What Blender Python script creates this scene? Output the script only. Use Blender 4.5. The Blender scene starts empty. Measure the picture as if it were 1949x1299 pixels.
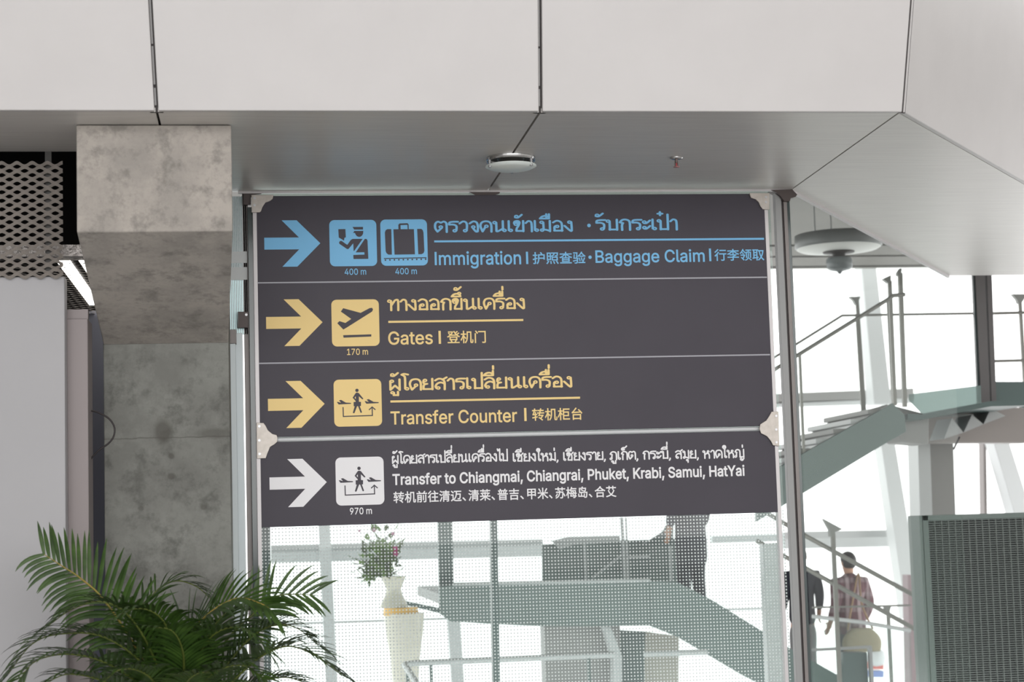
import bpy, bmesh, math, random
from mathutils import Vector, Matrix
from mathutils.geometry import delaunay_2d_cdt
R = math.radians
random.seed(7)
C = bpy.context.scene.collection
SC = bpy.context.scene

# ------------------------------------------------------------------ camera
W_PX, H_PX = 1949, 1299
CX, CY = W_PX / 2, H_PX / 2
FPX, YAW, PITCH, ROLL = 3470.9, .139093, .101101, -.0299007
EYE = Vector((0, 0, 1.6))
_f = Vector((math.sin(YAW) * math.cos(PITCH), math.cos(YAW) * math.cos(PITCH), math.sin(PITCH)))
_r = Vector((math.cos(YAW), -math.sin(YAW), 0))
_u = _r.cross(_f)
CR = math.cos(ROLL) * _r + math.sin(ROLL) * _u
CU = -math.sin(ROLL) * _r + math.cos(ROLL) * _u
CF = _f
cam = bpy.data.cameras.new('camera')
cam.sensor_width = 36
cam.lens = FPX / W_PX * 36
cam.clip_end = 300
cam.dof.use_dof = True
cam.dof.focus_distance = 10.4
cam.dof.aperture_fstop = 2.8
co = bpy.data.objects.new('camera', cam)
C.objects.link(co)
co.matrix_world = Matrix(((CR.x, CU.x, -CF.x, EYE.x), (CR.y, CU.y, -CF.y, EYE.y), (CR.z, CU.z, -CF.z, EYE.z), (0, 0, 0, 1)))
SC.camera = co

# ------------------------------------------------------------------ light
world = bpy.data.worlds.new('overcast_sky')
SC.world = world
world.use_nodes = True
bg = world.node_tree.nodes['Background']
bg.inputs[0].default_value = (1.0, .995, .99, 1)
bg.inputs[1].default_value = 2.3
# area light added behind the camera to brighten sign and fascia from the front
al = bpy.data.lights.new('front_fill_light', 'AREA')
al.shape = 'RECTANGLE'
al.size, al.size_y = 15, 4.5
al.energy = 900
al.color = (1.0, .99, .975)
ao = bpy.data.objects.new('front_fill_light', al)
C.objects.link(ao)
ao.location = (1.5, -7, 3.6)
ao.rotation_euler = (R(90), 0, 0)
SC.view_settings.view_transform = 'Standard'
SC.view_settings.look = 'None'
SC.view_settings.exposure = 0.0
SC.view_settings.gamma = 1.0
SC.view_settings.use_curve_mapping = False


# ------------------------------------------------------------------ helpers
def ray(x, y):
    return (x - CX) / FPX * CR - (y - CY) / FPX * CU + CF


def at(x, y, Y):
    """the point of the photograph's pixel x, y on the vertical plane at depth Y"""
    d = ray(x, y)
    return EYE + d * (Y / d.y)


def atz(x, y, z):
    d = ray(x, y)
    return EYE + d * ((z - EYE.z) / d.z)


def lin(c):
    return tuple(((v / 255) / 12.92 if v <= 10 else (((v / 255) + .055) / 1.055) ** 2.4) for v in c) + (1,)


MATS = {}


def mat(name, col, rough=.5, metal=0.0, spec=.5, noise=None, bump=0, emit=None, stretch=(1, 1, 1), alpha=None):
    """col sRGB 0-255; noise = (scale, second colour, amount)"""
    if name in MATS:
        return MATS[name]
    m = bpy.data.materials.new(name)
    m.use_nodes = True
    nt = m.node_tree
    b = nt.nodes['Principled BSDF']
    b.inputs['Base Color'].default_value = lin(col)
    b.inputs['Roughness'].default_value = rough
    b.inputs['Metallic'].default_value = metal
    b.inputs['Specular IOR Level'].default_value = spec
    if noise or bump:
        tc = nt.nodes.new('ShaderNodeTexCoord')
        mp = nt.nodes.new('ShaderNodeMapping')
        mp.inputs['Scale'].default_value = stretch
        nt.links.new(tc.outputs['Object'], mp.inputs[0])
        nz = nt.nodes.new('ShaderNodeTexNoise')
        nz.inputs['Scale'].default_value = noise[0] if noise else 40
        nz.inputs['Detail'].default_value = 8
        nt.links.new(mp.outputs[0], nz.inputs['Vector'])
        if noise:
            mx = nt.nodes.new('ShaderNodeMix')
            mx.data_type = 'RGBA'
            mx.inputs[6].default_value = lin(col)
            mx.inputs[7].default_value = lin(noise[1])
            rp = nt.nodes.new('ShaderNodeMapRange')
            rp.inputs[1].default_value = .38
            rp.inputs[2].default_value = .66
            rp.inputs[4].default_value = noise[2]
            nt.links.new(nz.outputs[0], rp.inputs[0])
            nt.links.new(rp.outputs[0], mx.inputs[0])
            nt.links.new(mx.outputs[2], b.inputs['Base Color'])
        if bump:
            bp = nt.nodes.new('ShaderNodeBump')
            bp.inputs['Strength'].default_value = bump
            bp.inputs['Distance'].default_value = .01
            nt.links.new(nz.outputs[0], bp.inputs['Height'])
            nt.links.new(bp.outputs[0], b.inputs['Normal'])
    if emit:
        b.inputs['Emission Color'].default_value = lin(col)
        b.inputs['Emission Strength'].default_value = emit
    MATS[name] = m
    return m


def glass(name, tint=(240, 248, 245), body=0.0, body_col=(200, 210, 208), refl=1.0, rough=.0):
    """thin sheet: transparent with a Fresnel reflection and, for milky or fritted sheets, some diffuse body"""
    if name in MATS:
        return MATS[name]
    m = bpy.data.materials.new(name)
    m.use_nodes = True
    nt = m.node_tree
    nt.nodes.clear()
    out = nt.nodes.new('ShaderNodeOutputMaterial')
    tr = nt.nodes.new('ShaderNodeBsdfTransparent')
    tr.inputs[0].default_value = lin(tint)
    gl = nt.nodes.new('ShaderNodeBsdfGlossy')
    gl.inputs['Roughness'].default_value = rough
    df = nt.nodes.new('ShaderNodeBsdfDiffuse')
    df.inputs[0].default_value = lin(body_col)
    m0 = nt.nodes.new('ShaderNodeMixShader')
    m0.inputs[0].default_value = body
    nt.links.new(tr.outputs[0], m0.inputs[1])
    nt.links.new(df.outputs[0], m0.inputs[2])
    fr = nt.nodes.new('ShaderNodeFresnel')
    fr.inputs[0].default_value = 1.45
    mu = nt.nodes.new('ShaderNodeMath')
    mu.operation = 'MULTIPLY'
    mu.inputs[1].default_value = refl
    nt.links.new(fr.outputs[0], mu.inputs[0])
    ge = nt.nodes.new('ShaderNodeNewGeometry')
    ff = nt.nodes.new('ShaderNodeMath')
    ff.operation = 'MULTIPLY_ADD'
    ff.inputs[1].default_value = -1
    ff.inputs[2].default_value = 1
    nt.links.new(ge.outputs['Backfacing'], ff.inputs[0])
    m2 = nt.nodes.new('ShaderNodeMath')
    m2.operation = 'MULTIPLY'
    nt.links.new(mu.outputs[0], m2.inputs[0])
    nt.links.new(ff.outputs[0], m2.inputs[1])
    m1 = nt.nodes.new('ShaderNodeMixShader')
    nt.links.new(m2.outputs[0], m1.inputs[0])
    nt.links.new(m0.outputs[0], m1.inputs[1])
    nt.links.new(gl.outputs[0], m1.inputs[2])
    nt.links.new(m1.outputs[0], out.inputs[0])
    MATS[name] = m
    m['body_mix'] = m0.name
    return m


class MB:
    def __init__(s):
        s.v, s.f, s.smooth = [], [], []

    def add(s, vs, fs, smooth=False):
        n = len(s.v)
        s.v += [tuple(v) for v in vs]
        for f in fs:
            s.f.append(tuple(i + n for i in f))
            s.smooth.append(smooth)

    def box(s, lo, hi):
        x0, y0, z0 = lo
        x1, y1, z1 = hi
        s.add([(x0, y0, z0), (x1, y0, z0), (x1, y1, z0), (x0, y1, z0), (x0, y0, z1), (x1, y0, z1), (x1, y1, z1), (x0, y1, z1)],
              [(0, 3, 2, 1), (4, 5, 6, 7), (0, 1, 5, 4), (1, 2, 6, 5), (2, 3, 7, 6), (3, 0, 4, 7)])

    def prism(s, pts, d):
        """polygon pts (3D, planar) pushed along vector d"""
        d = Vector(d)
        n = len(pts)
        a = [Vector(p) for p in pts]
        nrm = Vector((0, 0, 0))
        for i in range(n):
            nrm += a[i].cross(a[(i + 1) % n])
        if nrm.dot(d) > 0:
            a.reverse()
        s.add(a + [p + d for p in a], [tuple(range(n)), tuple(range(2 * n - 1, n - 1, -1))] +
              [(i, i + n, (i + 1) % n + n, (i + 1) % n) for i in range(n)])

    def hexa(s, p):
        """eight points: bottom loop then top loop"""
        s.add(p, [(0, 3, 2, 1), (4, 5, 6, 7), (0, 1, 5, 4), (1, 2, 6, 5), (2, 3, 7, 6), (3, 0, 4, 7)])

    def tube(s, path, r, n=10, caps=True):
        path = [Vector(p) for p in path]
        rs = r if isinstance(r, (list, tuple)) else [r] * len(path)
        rings = []
        t0 = (path[1] - path[0]).normalized()
        up = Vector((0, 0, 1)) if abs(t0.z) < .9 else Vector((1, 0, 0))
        a = t0.cross(up).normalized()
        for i, p in enumerate(path):
            t = (path[min(i + 1, len(path) - 1)] - path[max(i - 1, 0)]).normalized()
            a = (a - t * a.dot(t)).normalized()
            b = t.cross(a)
            rings.append([p + (a * math.cos(k * 2 * math.pi / n) + b * math.sin(k * 2 * math.pi / n)) * rs[i] for k in range(n)])
        vs = [v for rg in rings for v in rg]
        fs = []
        for i in range(len(path) - 1):
            for k in range(n):
                fs.append((i * n + k, i * n + (k + 1) % n, (i + 1) * n + (k + 1) % n, (i + 1) * n + k))
        s.add(vs, fs, True)
        if caps:
            m = len(path) - 1
            s.add(rings[0], [tuple(range(n - 1, -1, -1))])
            s.add(rings[m], [tuple(range(n))])

    def bar(s, p0, p1, w, d, side=(0, 1, 0)):
        """square bar from p0 to p1, d deep along side, w across"""
        p0, p1 = Vector(p0), Vector(p1)
        t = (p1 - p0).normalized()
        sd = Vector(side)
        sd = (sd - t * sd.dot(t)).normalized()
        wv = t.cross(sd) * (w / 2)
        sd = sd * (d / 2)
        s.hexa([p0 - wv - sd, p0 + wv - sd, p0 + wv + sd, p0 - wv + sd, p1 - wv - sd, p1 + wv - sd, p1 + wv + sd, p1 - wv + sd])

    def lathe(s, c, prof, n=32, axis=None):
        """profile of (radius, height) about z through c"""
        c = Vector(c)
        rings = []
        for (r, z) in prof:
            rings.append([c + Vector((r * math.cos(k * 2 * math.pi / n), r * math.sin(k * 2 * math.pi / n), z)) for k in range(n)])
        vs = [v for rg in rings for v in rg]
        fs = []
        for i in range(len(prof) - 1):
            for k in range(n):
                fs.append((i * n + k, i * n + (k + 1) % n, (i + 1) * n + (k + 1) % n, (i + 1) * n + k))
        s.add(vs, fs, True)
        s.add(rings[0], [tuple(range(n - 1, -1, -1))])
        s.add(rings[-1], [tuple(range(n))])

    def build(s, name, m, parent=None, bevel=0):
        me = bpy.data.meshes.new(name)
        org = Vector((0, 0, 0))
        if parent is None and s.v:
            xs, ys, zs = zip(*s.v)
            org = Vector(((min(xs) + max(xs)) / 2, (min(ys) + max(ys)) / 2, min(zs)))
        elif parent is not None:
            org = WORLD[parent.name]
        me.from_pydata([tuple(Vector(v) - org) for v in s.v], [], s.f)
        me.polygons.foreach_set('use_smooth', s.smooth)
        me.materials.append(m)
        me.update()
        bm = bmesh.new()
        bm.from_mesh(me)
        bmesh.ops.recalc_face_normals(bm, faces=bm.faces)
        bm.to_mesh(me)
        bm.free()
        o = bpy.data.objects.new(name, me)
        C.objects.link(o)
        if parent is None:
            o.location = org
        else:
            o.parent = parent
        WORLD[o.name] = org
        if bevel:
            b = o.modifiers.new('bevel', 'BEVEL')
            b.width = bevel
            b.segments = 2
            b.limit_method = 'ANGLE'
        return o


WORLD = {}


def tag(o, label, cat, group=None, kind=None):
    o['label'] = label
    o['category'] = cat
    if group:
        o['group'] = group
    if kind:
        o['kind'] = kind
    return o


def empty(name, loc, label=None, cat=None, group=None):
    o = bpy.data.objects.new(name, None)
    o.empty_display_size = .1
    C.objects.link(o)
    o.location = loc
    WORLD[o.name] = Vector(loc)
    if label:
        tag(o, label, cat, group)
    return o


def struct(o):
    o['kind'] = 'structure'
    return o


def box_struct(name, lo, hi, m, bevel=0):
    b = MB()
    b.box(lo, hi)
    return struct(b.build(name, m, None, bevel))


def poly_px(pts, Y, depth, sx=1, sy=1, ox=0, oy=0):
    """outline given in photo pixels, set on the plane at Y and given real thickness"""
    b = MB()
    b.prism([at(ox + x / sx, oy + y / sx, Y) for (x, y) in pts], (0, depth, 0))
    return b


# ------------------------------------------------------------------ materials
M_FASCIA = mat('white_coated_panel', (198, 195, 195), .4, noise=(3, (193, 190, 190), .6))
M_SOFFIT = mat('brushed_aluminium_panel', (216, 213, 209), .36, .15, .5, noise=(2.2, (202, 198, 195), .5), stretch=(1, 14, 1))
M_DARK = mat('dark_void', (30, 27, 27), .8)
M_GAP = mat('joint_gasket', (58, 52, 52), .6)
M_SILVER = mat('silver_profile', (178, 178, 180), .35, .6)
M_STEEL = mat('stainless_plate', (186, 179, 172), .42, .35, noise=(30, (165, 158, 150), .6))
M_BROWN = mat('dark_bronze_clamp', (72, 62, 60), .45, .2)
M_BOARD = mat('charcoal_sign_board', (70, 66, 75), .5, 0, .28, noise=(2, (66, 62, 71), .7))
M_RULE = mat('pale_rule_line', (168, 168, 176), .5)
M_BLUE = mat('sky_blue_vinyl', (116, 188, 234), .5)
M_YEL = mat('warm_yellow_vinyl', (242, 211, 138), .5)
M_WHT = mat('white_vinyl', (238, 237, 240), .5)
M_TRIM = mat('pale_aluminium_trim', (196, 192, 193), .4, .2)
M_GREEN = mat('green_glass_edge', (52, 66, 66), .15)
M_MULL = mat('grey_brown_mullion', (128, 122, 120), .45, .2)
M_BLUEPROF = mat('pale_blue_grey_profile', (206, 215, 218), .4)
M_STEELG = mat('brushed_steel_grey', (168, 170, 170), .35, .5)
M_WHITEST = mat('white_painted_steel', (200, 203, 203), .45)
M_JOINT = mat('joint_profile_grey', (132, 130, 130), .45, .2)
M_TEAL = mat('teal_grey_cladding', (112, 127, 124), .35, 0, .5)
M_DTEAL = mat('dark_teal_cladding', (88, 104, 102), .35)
M_GREYW = mat('warm_grey_wall', (150, 150, 148), .55)


def concrete(name, a, b_, c_):
    m = bpy.data.materials.new(name)
    m.use_nodes = True
    nt = m.node_tree
    bs = nt.nodes['Principled BSDF']
    bs.inputs['Roughness'].default_value = .75
    bs.inputs['Specular IOR Level'].default_value = .25
    tc = nt.nodes.new('ShaderNodeTexCoord')
    prev = None
    for (sc, col, lo, hi, amt, seed) in ((2.6, b_, .42, .62, .8, 0), (9, c_, .5, .64, .7, 5), (38, b_, .48, .68, .55, 9), (5, a, .55, .66, .8, 13)):
        mp = nt.nodes.new('ShaderNodeMapping')
        mp.inputs['Location'].default_value = (seed, seed, seed)
        nz = nt.nodes.new('ShaderNodeTexNoise')
        nz.inputs['Scale'].default_value = sc
        nz.inputs['Detail'].default_value = 9
        nz.inputs['Roughness'].default_value = .65
        nt.links.new(tc.outputs['Object'], mp.inputs[0])
        nt.links.new(mp.outputs[0], nz.inputs['Vector'])
        rp = nt.nodes.new('ShaderNodeMapRange')
        rp.inputs[1].default_value = lo
        rp.inputs[2].default_value = hi
        rp.inputs[4].default_value = amt
        nt.links.new(nz.outputs[0], rp.inputs[0])
        mx = nt.nodes.new('ShaderNodeMix')
        mx.data_type = 'RGBA'
        mx.inputs[7].default_value = lin(col)
        if prev is None:
            mx.inputs[6].default_value = lin(a)
        else:
            nt.links.new(prev, mx.inputs[6])
        nt.links.new(rp.outputs[0], mx.inputs[0])
        prev = mx.outputs[2]
    nt.links.new(prev, bs.inputs['Base Color'])
    bp = nt.nodes.new('ShaderNodeBump')
    bp.inputs['Strength'].default_value = .25
    bp.inputs['Distance'].default_value = .006
    nt.links.new(nz.outputs[0], bp.inputs['Height'])
    nt.links.new(bp.outputs[0], bs.inputs['Normal'])
    return m


M_CONC = concrete('cast_concrete', (176, 169, 162), (150, 145, 140), (120, 117, 112))
M_CONC2 = concrete('grey_column_concrete', (132, 133, 128), (112, 112, 108), (88, 88, 84))

# ------------------------------------------------------------------ the setting
S = 10.5                       # depth of the glass wall and the sign
ZS = EYE.z + 1.9654            # underside of the soffit
YF = 8.44                      # front edge of the soffit
LEAN = math.tan(R(9))
FH = .95
M_FLOOR = mat('pale_grey_floor', (176, 174, 172), .35, noise=(1.5, (166, 164, 162), .6))
box_struct('floor', (-45, -45, -.25), (45, S + .1, 0), M_FLOOR)
b = MB()
b.prism([(3.35, S + .1, 0), (45, S + .1, 0), (45, 14.4, 0), (5.85, 14.4, 0)], (0, 0, -.25))
struct(b.build('floor', M_FLOOR))
# unseen roof and side walls added to hold back sky light in the hall
box_struct('ceiling_sky_block', (-16, -3, 6.2), (16, 8.4, 6.4), mat('sky_block_ceiling', (205, 203, 200), .7))
box_struct('wall_right_light_block', (9.5, -1, 0), (9.7, 13.2, 6.2), mat('bounce_wall_pale', (212, 210, 207), .7))  # added out of view; dims and bounces light on the right fascia and soffit
box_struct('wall_left_light_block', (-9.7, -2, 0), (-9.5, 8.4, 6.2), mat('light_block_wall', (140, 138, 136), .7))  # added out of view; cuts sky light from the left

XB = 3.156
BC = Vector((.613, .790, 0))
BN = Vector((.790, -.613, 0))
GAPW = .009


def fascia(name, b0, b1, n0, n1, hh=1.0):
    """coated panel from bottom corner b0 to b1; the top leans out by n0 / n1"""
    m = MB()
    th = Vector((0, .03, 0)) if abs(b0[1] - b1[1]) < .1 else -BN * .03
    b0, b1 = Vector((b0[0], b0[1], ZS)), Vector((b1[0], b1[1], ZS))
    up = Vector((0, 0, FH * hh))
    t0, t1 = b0 + up + Vector(n0) * hh, b1 + up + Vector(n1) * hh
    m.hexa([b0, b1, b1 + th, b0 + th, t0, t1, t1 + th, t0 + th])
    return struct(m.build(name, M_FASCIA, None, .004))


dl = LEAN * FH
nf = (0, -dl, 0)
ncorner = (.49 * dl, -dl, 0)
XJ = [-5.0, -2.62, atz(297, 208, ZS).x, 1.353, XB]
for i in range(4):
    sh0, sh1 = [(-.035, -dl, 0) if k in (2,) else nf for k in (i, i + 1)]
    fascia('wall_fascia', (XJ[i] + GAPW, YF), (XJ[i + 1] - GAPW, YF), sh0, ncorner if i == 3 else sh1)
pC = Vector((XB, YF, 0)) + BC * 6
fascia('wall_fascia', (XB + .008, YF + .010), (pC.x, pC.y), ncorner, tuple(BN * dl), 2.0)
g = MB()
cb0 = Vector((XB - .004, YF + .03, ZS))
g.bar(cb0, cb0 + Vector((ncorner[0], ncorner[1], FH)), .035, .03)
struct(g.build('trim_joint', M_GAP))
# gaskets and silver profiles behind the open joints
for k in (1, 2, 3):
    x = XJ[k]
    shx = -.035 if k == 2 else 0
    g = MB()
    g.hexa([(x - .03, YF + .032, ZS), (x + .03, YF + .032, ZS), (x + .03, YF + .05, ZS), (x - .03, YF + .05, ZS),
            (x - .03 + shx, YF + .032 - dl, ZS + FH), (x + .03 + shx, YF + .032 - dl, ZS + FH), (x + .03 + shx, YF + .05 - dl, ZS + FH), (x - .03 + shx, YF + .05 - dl, ZS + FH)])
    o = g.build('trim_joint', M_GAP)
    struct(o)
    g = MB()
    for (a, b_) in ((.03, .11), (.125, .30), (.31, .95)):
        p0, p1 = Vector((x + shx * a / FH - .003, YF + .028 - LEAN * a, ZS + a)), Vector((x + shx * b_ / FH - .003, YF + .028 - LEAN * b_, ZS + b_))
        g.bar(p0, p1, .009, .006)
    struct(g.build('trim_profile', M_JOINT))

# soffit panels (their joints left open, dark backing above)
ST = .02


def soffit(name, pts, m=M_SOFFIT):
    b = MB()
    b.prism([(x, y, ZS) for x, y in pts], (0, 0, ST))
    return struct(b.build(name, m))


YI = 10.5
XE = 3.195
g = .006
Y0 = YF + .028
soffit('ceiling_soffit', [(-5, Y0), (XJ[1] - g, Y0), (XJ[1] - g, 9.36), (-5, 9.36)])
soffit('ceiling_soffit', [(XJ[1] + g, Y0), (XJ[2] - g, Y0), (XJ[2] - g, YI), (-.72, YI), (-.72, 9.36), (XJ[1] + g, 9.36)])
soffit('ceiling_soffit', [(XJ[2] + g, Y0), (XJ[3] - g, Y0), (XJ[3] - g, YI), (XJ[2] + g, YI)])
soffit('ceiling_soffit', [(XJ[3] + g, Y0), (XB - .022, Y0), (XE - .006, YI), (XJ[3] + g, YI)])
pF = Vector((5.70, 14.41, 0))
pG = Vector((9.5, 14.45, 0))
p1 = Vector((XB - .012, YF + .034, 0))
p2 = p1 + BC * 6
soffit('ceiling_soffit', [(p1.x, p1.y), (p2.x, p2.y), (pG.x, pG.y), (pF.x, pF.y), (XE + .004, YI)])
for nm, pts in (('ceiling_backing', [(-5, YF + .06), (XB, YF + .06), (p2.x - .1, p2.y + .06), (pG.x, pG.y - .02), (pF.x, pF.y - .02), (XE, YI - .02), (-.7, YI - .02), (-.7, 9.34), (-5, 9.34)]),):
    b = MB()
    b.prism([(x, y, ZS + ST + .004) for x, y in pts], (0, 0, .05))
    struct(b.build(nm, M_DARK))
# bright edge profile along the inner edge of the soffit, above the glass
b = MB()
b.bar((-.1, YI - .012, ZS - .006), (XE, YI - .012, ZS - .006), .012, .02)
b.bar((XE, YI, ZS - .008), (pF.x, pF.y, ZS - .008), .022, .02, (0, 0, 1))
struct(b.build('trim_edge', M_TRIM))
# upper closure: unseen wall added to stop light above fascia; slab over glazed hall
ZC = EYE.z + 3.57
box_struct('wall_upper', (-6, YF - .06, ZS + FH), (XB, YF + .1, ZC + .3), M_FASCIA)
b = MB()
b.prism([(-8, 8.42, ZC), (XB, 8.42, ZC), (p2.x, p2.y, ZC), (14, p2.y, ZC), (14, 25.3, ZC), (-8, 25.3, ZC)], (0, 0, .3))
M_CEIL = mat('grey_slab_ceiling', (104, 101, 95), .6, noise=(1.2, (92, 89, 84), .7))
struct(b.build('ceiling_slab', M_CEIL))

# concrete beam under the soffit and the column that carries it
YB, YK = 8.734, 9.84
zb = EYE.z + 1.446
zk = EYE.z + 1.0216
x0, x1 = -.8417, -.1117
k0, k1 = -.8125, -.158
b = MB()
b.hexa([(x0, YB, zb), (x1, YB, zb), (k1, YK, zk), (k0, YK, zk), (x0, YB, ZS - .003), (x1, YB, ZS - .003), (k1, YK, ZS - .003), (k0, YK, ZS - .003)])
struct(b.build('concrete_beam', M_CONC, None, .006))
def column_marks(m):
    """casting joint, dark patch and tie holes on the column face"""
    nt = m.node_tree
    bs = nt.nodes['Principled BSDF']
    src = bs.inputs['Base Color'].links[0].from_socket
    tc = nt.nodes.new('ShaderNodeTexCoord')
    nz = nt.nodes.new('ShaderNodeTexNoise')
    nz.inputs['Scale'].default_value = 18
    nt.links.new(tc.outputs['Object'], nz.inputs['Vector'])
    ad = nt.nodes.new('ShaderNodeMixRGB')
    ad.blend_type = 'ADD'
    ad.inputs[0].default_value = .014
    nt.links.new(tc.outputs['Object'], ad.inputs[1])
    nt.links.new(nz.outputs['Color'], ad.inputs[2])
    cx = (k0 + k1) / 2
    for (x, y, rx, rz, amt) in ((310, 822, .05, .075, .75), (300, 834, 3, .004, .5), (326, 869, .018, .016, .7), (326, 907, .02, .018, .7), (410, 826, .11, .03, .5), (268, 968, .015, .015, .5), (388, 966, .02, .018, .5)):
        p = at(x, y, YK)
        mp = nt.nodes.new('ShaderNodeMapping')
        mp.vector_type = 'TEXTURE'
        mp.inputs['Location'].default_value = (p.x - cx + .007, -.275, p.z + .007)
        mp.inputs['Scale'].default_value = (rx, 1.2, rz)
        nt.links.new(ad.outputs[0], mp.inputs[0])
        ln = nt.nodes.new('ShaderNodeVectorMath')
        ln.operation = 'LENGTH'
        nt.links.new(mp.outputs[0], ln.inputs[0])
        rp = nt.nodes.new('ShaderNodeMapRange')
        rp.inputs[1].default_value = 1.15
        rp.inputs[2].default_value = .6
        rp.inputs[4].default_value = amt
        nt.links.new(ln.outputs['Value'], rp.inputs[0])
        mx = nt.nodes.new('ShaderNodeMix')
        mx.data_type = 'RGBA'
        mx.inputs[7].default_value = lin((82, 80, 75))
        nt.links.new(src, mx.inputs[6])
        nt.links.new(rp.outputs[0], mx.inputs[0])
        src = mx.outputs[2]
    nt.links.new(src, bs.inputs['Base Color'])


column_marks(M_CONC2)
box_struct('concrete_column', (k0 - .002, YK, 0), (k1 + .002, YK + .55, ZS - .01), M_CONC2, .005)

# ---- left side: white wall panel, the mesh screen above it, dark void, post
YP = 9.35
M_PANEL = mat('pale_grey_wall_panel', (168, 167, 170), .5, noise=(1.2, (162, 161, 164), .6))
pr_ = at(124, 800, YP).x
pz = at(60, 527, YP).z
box_struct('wall_left', (-3.2, YP, 0), (pr_, YP + .12, pz), M_PANEL, .004)
M_NAVY = mat('blue_grey_wall', (84, 85, 96), .5)
box_struct('wall_recess', (-3.2, 12.0, 0), (-.55, 12.1, at(180, 592, 12).z), M_NAVY)
box_struct('wall_void_back', (-3.3, 14.0, 0), (-.3, 14.1, ZC), M_DARK)  # black box walls added to keep the void dark
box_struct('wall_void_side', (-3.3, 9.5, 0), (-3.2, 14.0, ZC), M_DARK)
box_struct('wall_void_light_stop', (-.62, 10.42, 0), (-.5, 14.0, ZC), M_DARK)  # unseen partition added to stop light leaking in from the glazed room

# pinkish grey post with a rounded cap
b = MB()
YQ = 9.46
xa, xb2 = at(128, 800, YQ).x, at(168, 800, YQ).x
ztop = at(148, 607, YQ).z
b.box((xa, YQ, 0), (xb2, YQ + .25, ztop))
post = empty('post', ((xa + xb2) / 2, YQ + .1, 0), 'pinkish grey boxed post with rounded cap beside the pale wall panel', 'post')
M_POST = mat('pinkish_grey_metal', (128, 119, 119), .45, .1)
b.build('casing', M_POST, post, .003)
b = MB()
n = 14
xm = (xa + xb2) / 2
hw = (xb2 - xa) / 2
rim = [(xm - hw * math.cos(math.pi * i / n), YQ + .02 + .26 * math.sin(math.pi * i / n)) for i in range(n + 1)]
b.prism([(x, y, ztop) for x, y in rim], (0, 0, .05))
b.build('cap', M_POST, post)
# black cable looping out of the post
b = MB()
pp = [(160, 783), (178, 783), (196, 790), (210, 800), (218, 815), (216, 832), (206, 845), (190, 856), (178, 868), (160, 890)]
path = []
for i, (x, y) in enumerate(pp):
    path.append(at(x, y, YQ + .16))


def smooth_path(pts, k=5, closed=False):
    pts = [Vector(p) for p in pts]
    out = []
    n = len(pts)
    for i in range(n - 1):
        p0, p1, p2, p3 = pts[max(i - 1, 0)], pts[i], pts[i + 1], pts[min(i + 2, n - 1)]
        for j in range(k):
            t = j / k
            out.append(.5 * ((2 * p1) + (p2 - p0) * t + (2 * p0 - 5 * p1 + 4 * p2 - p3) * t * t + (3 * p1 - p0 - 3 * p2 + p3) * t ** 3))
    out.append(pts[-1])
    return out


b.tube(smooth_path(path, 4), .0045, 8)
tag(b.build('cable', mat('black_rubber', (38, 30, 32), .5)), 'thin black cable looping out of the pinkish grey post', 'cable')

# expanded metal screen
M_MESH = mat('grey_expanded_metal', (138, 131, 125), .5, .25)


def expanded(P0, U, V, nx, ny, px, py, t, m, name, parent, tilt):
    """wavy strands that touch at the nodes; U along a strand, V across"""
    b = MB()
    N = U.cross(V).normalized()
    k = 8
    for r_ in range(ny + 1):
        sgn = 1 if r_ % 2 == 0 else -1
        vs = []
        for i in range(nx * k + 1):
            x = i / k * px
            c = math.cos(2 * math.pi * i / k)
            y = r_ * py + sgn * py * .42 * c
            for (dv, dn) in ((-t / 2, -tilt), (t / 2, tilt), (t / 2 + .0006, tilt + .0015), (-t / 2, -tilt + .0015)):
                vs.append(P0 + U * x + V * (y + dv) + N * dn)
        fs = []
        for i in range(nx * k):
            for q in range(4):
                fs.append((i * 4 + q, i * 4 + (q + 1) % 4, (i + 1) * 4 + (q + 1) % 4, (i + 1) * 4 + q))
        b.add(vs, fs)
    return b.build(name, m, parent)


YM = 9.30
mr = at(119, 420, YM).x
mzb, mzt = at(60, 524, YM).z, at(60, 312, YM).z
sx = 28 * YM / FPX
scr = empty('mesh_screen', (mr - .3, YM, pz), 'grey expanded metal screen standing above the pale wall panel', 'mesh screen')
nx_ = 20
rows = 26
expanded(Vector((mr - nx_ * sx, YM + .02, mzb)), Vector((1, 0, 0)), Vector((0, 0, 1)), nx_, rows, sx, (mzt - mzb) / rows, .0165, M_MESH, 'expanded_sheet', scr, .004)
b = MB()
b.box((mr - nx_ * sx, YM + .03, pz), (mr - nx_ * sx + .03, YM + .06, mzt + .1))
b.build('support_rail', M_MESH, scr)
b = MB()
b.box((at(88, 420, YM).x - .012, YM + .06, pz), (at(88, 420, YM).x + .02, YM + .075, mzt + .1))
b.build('support_rail', mat('dark_rail', (70, 68, 66), .5), scr)
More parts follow.
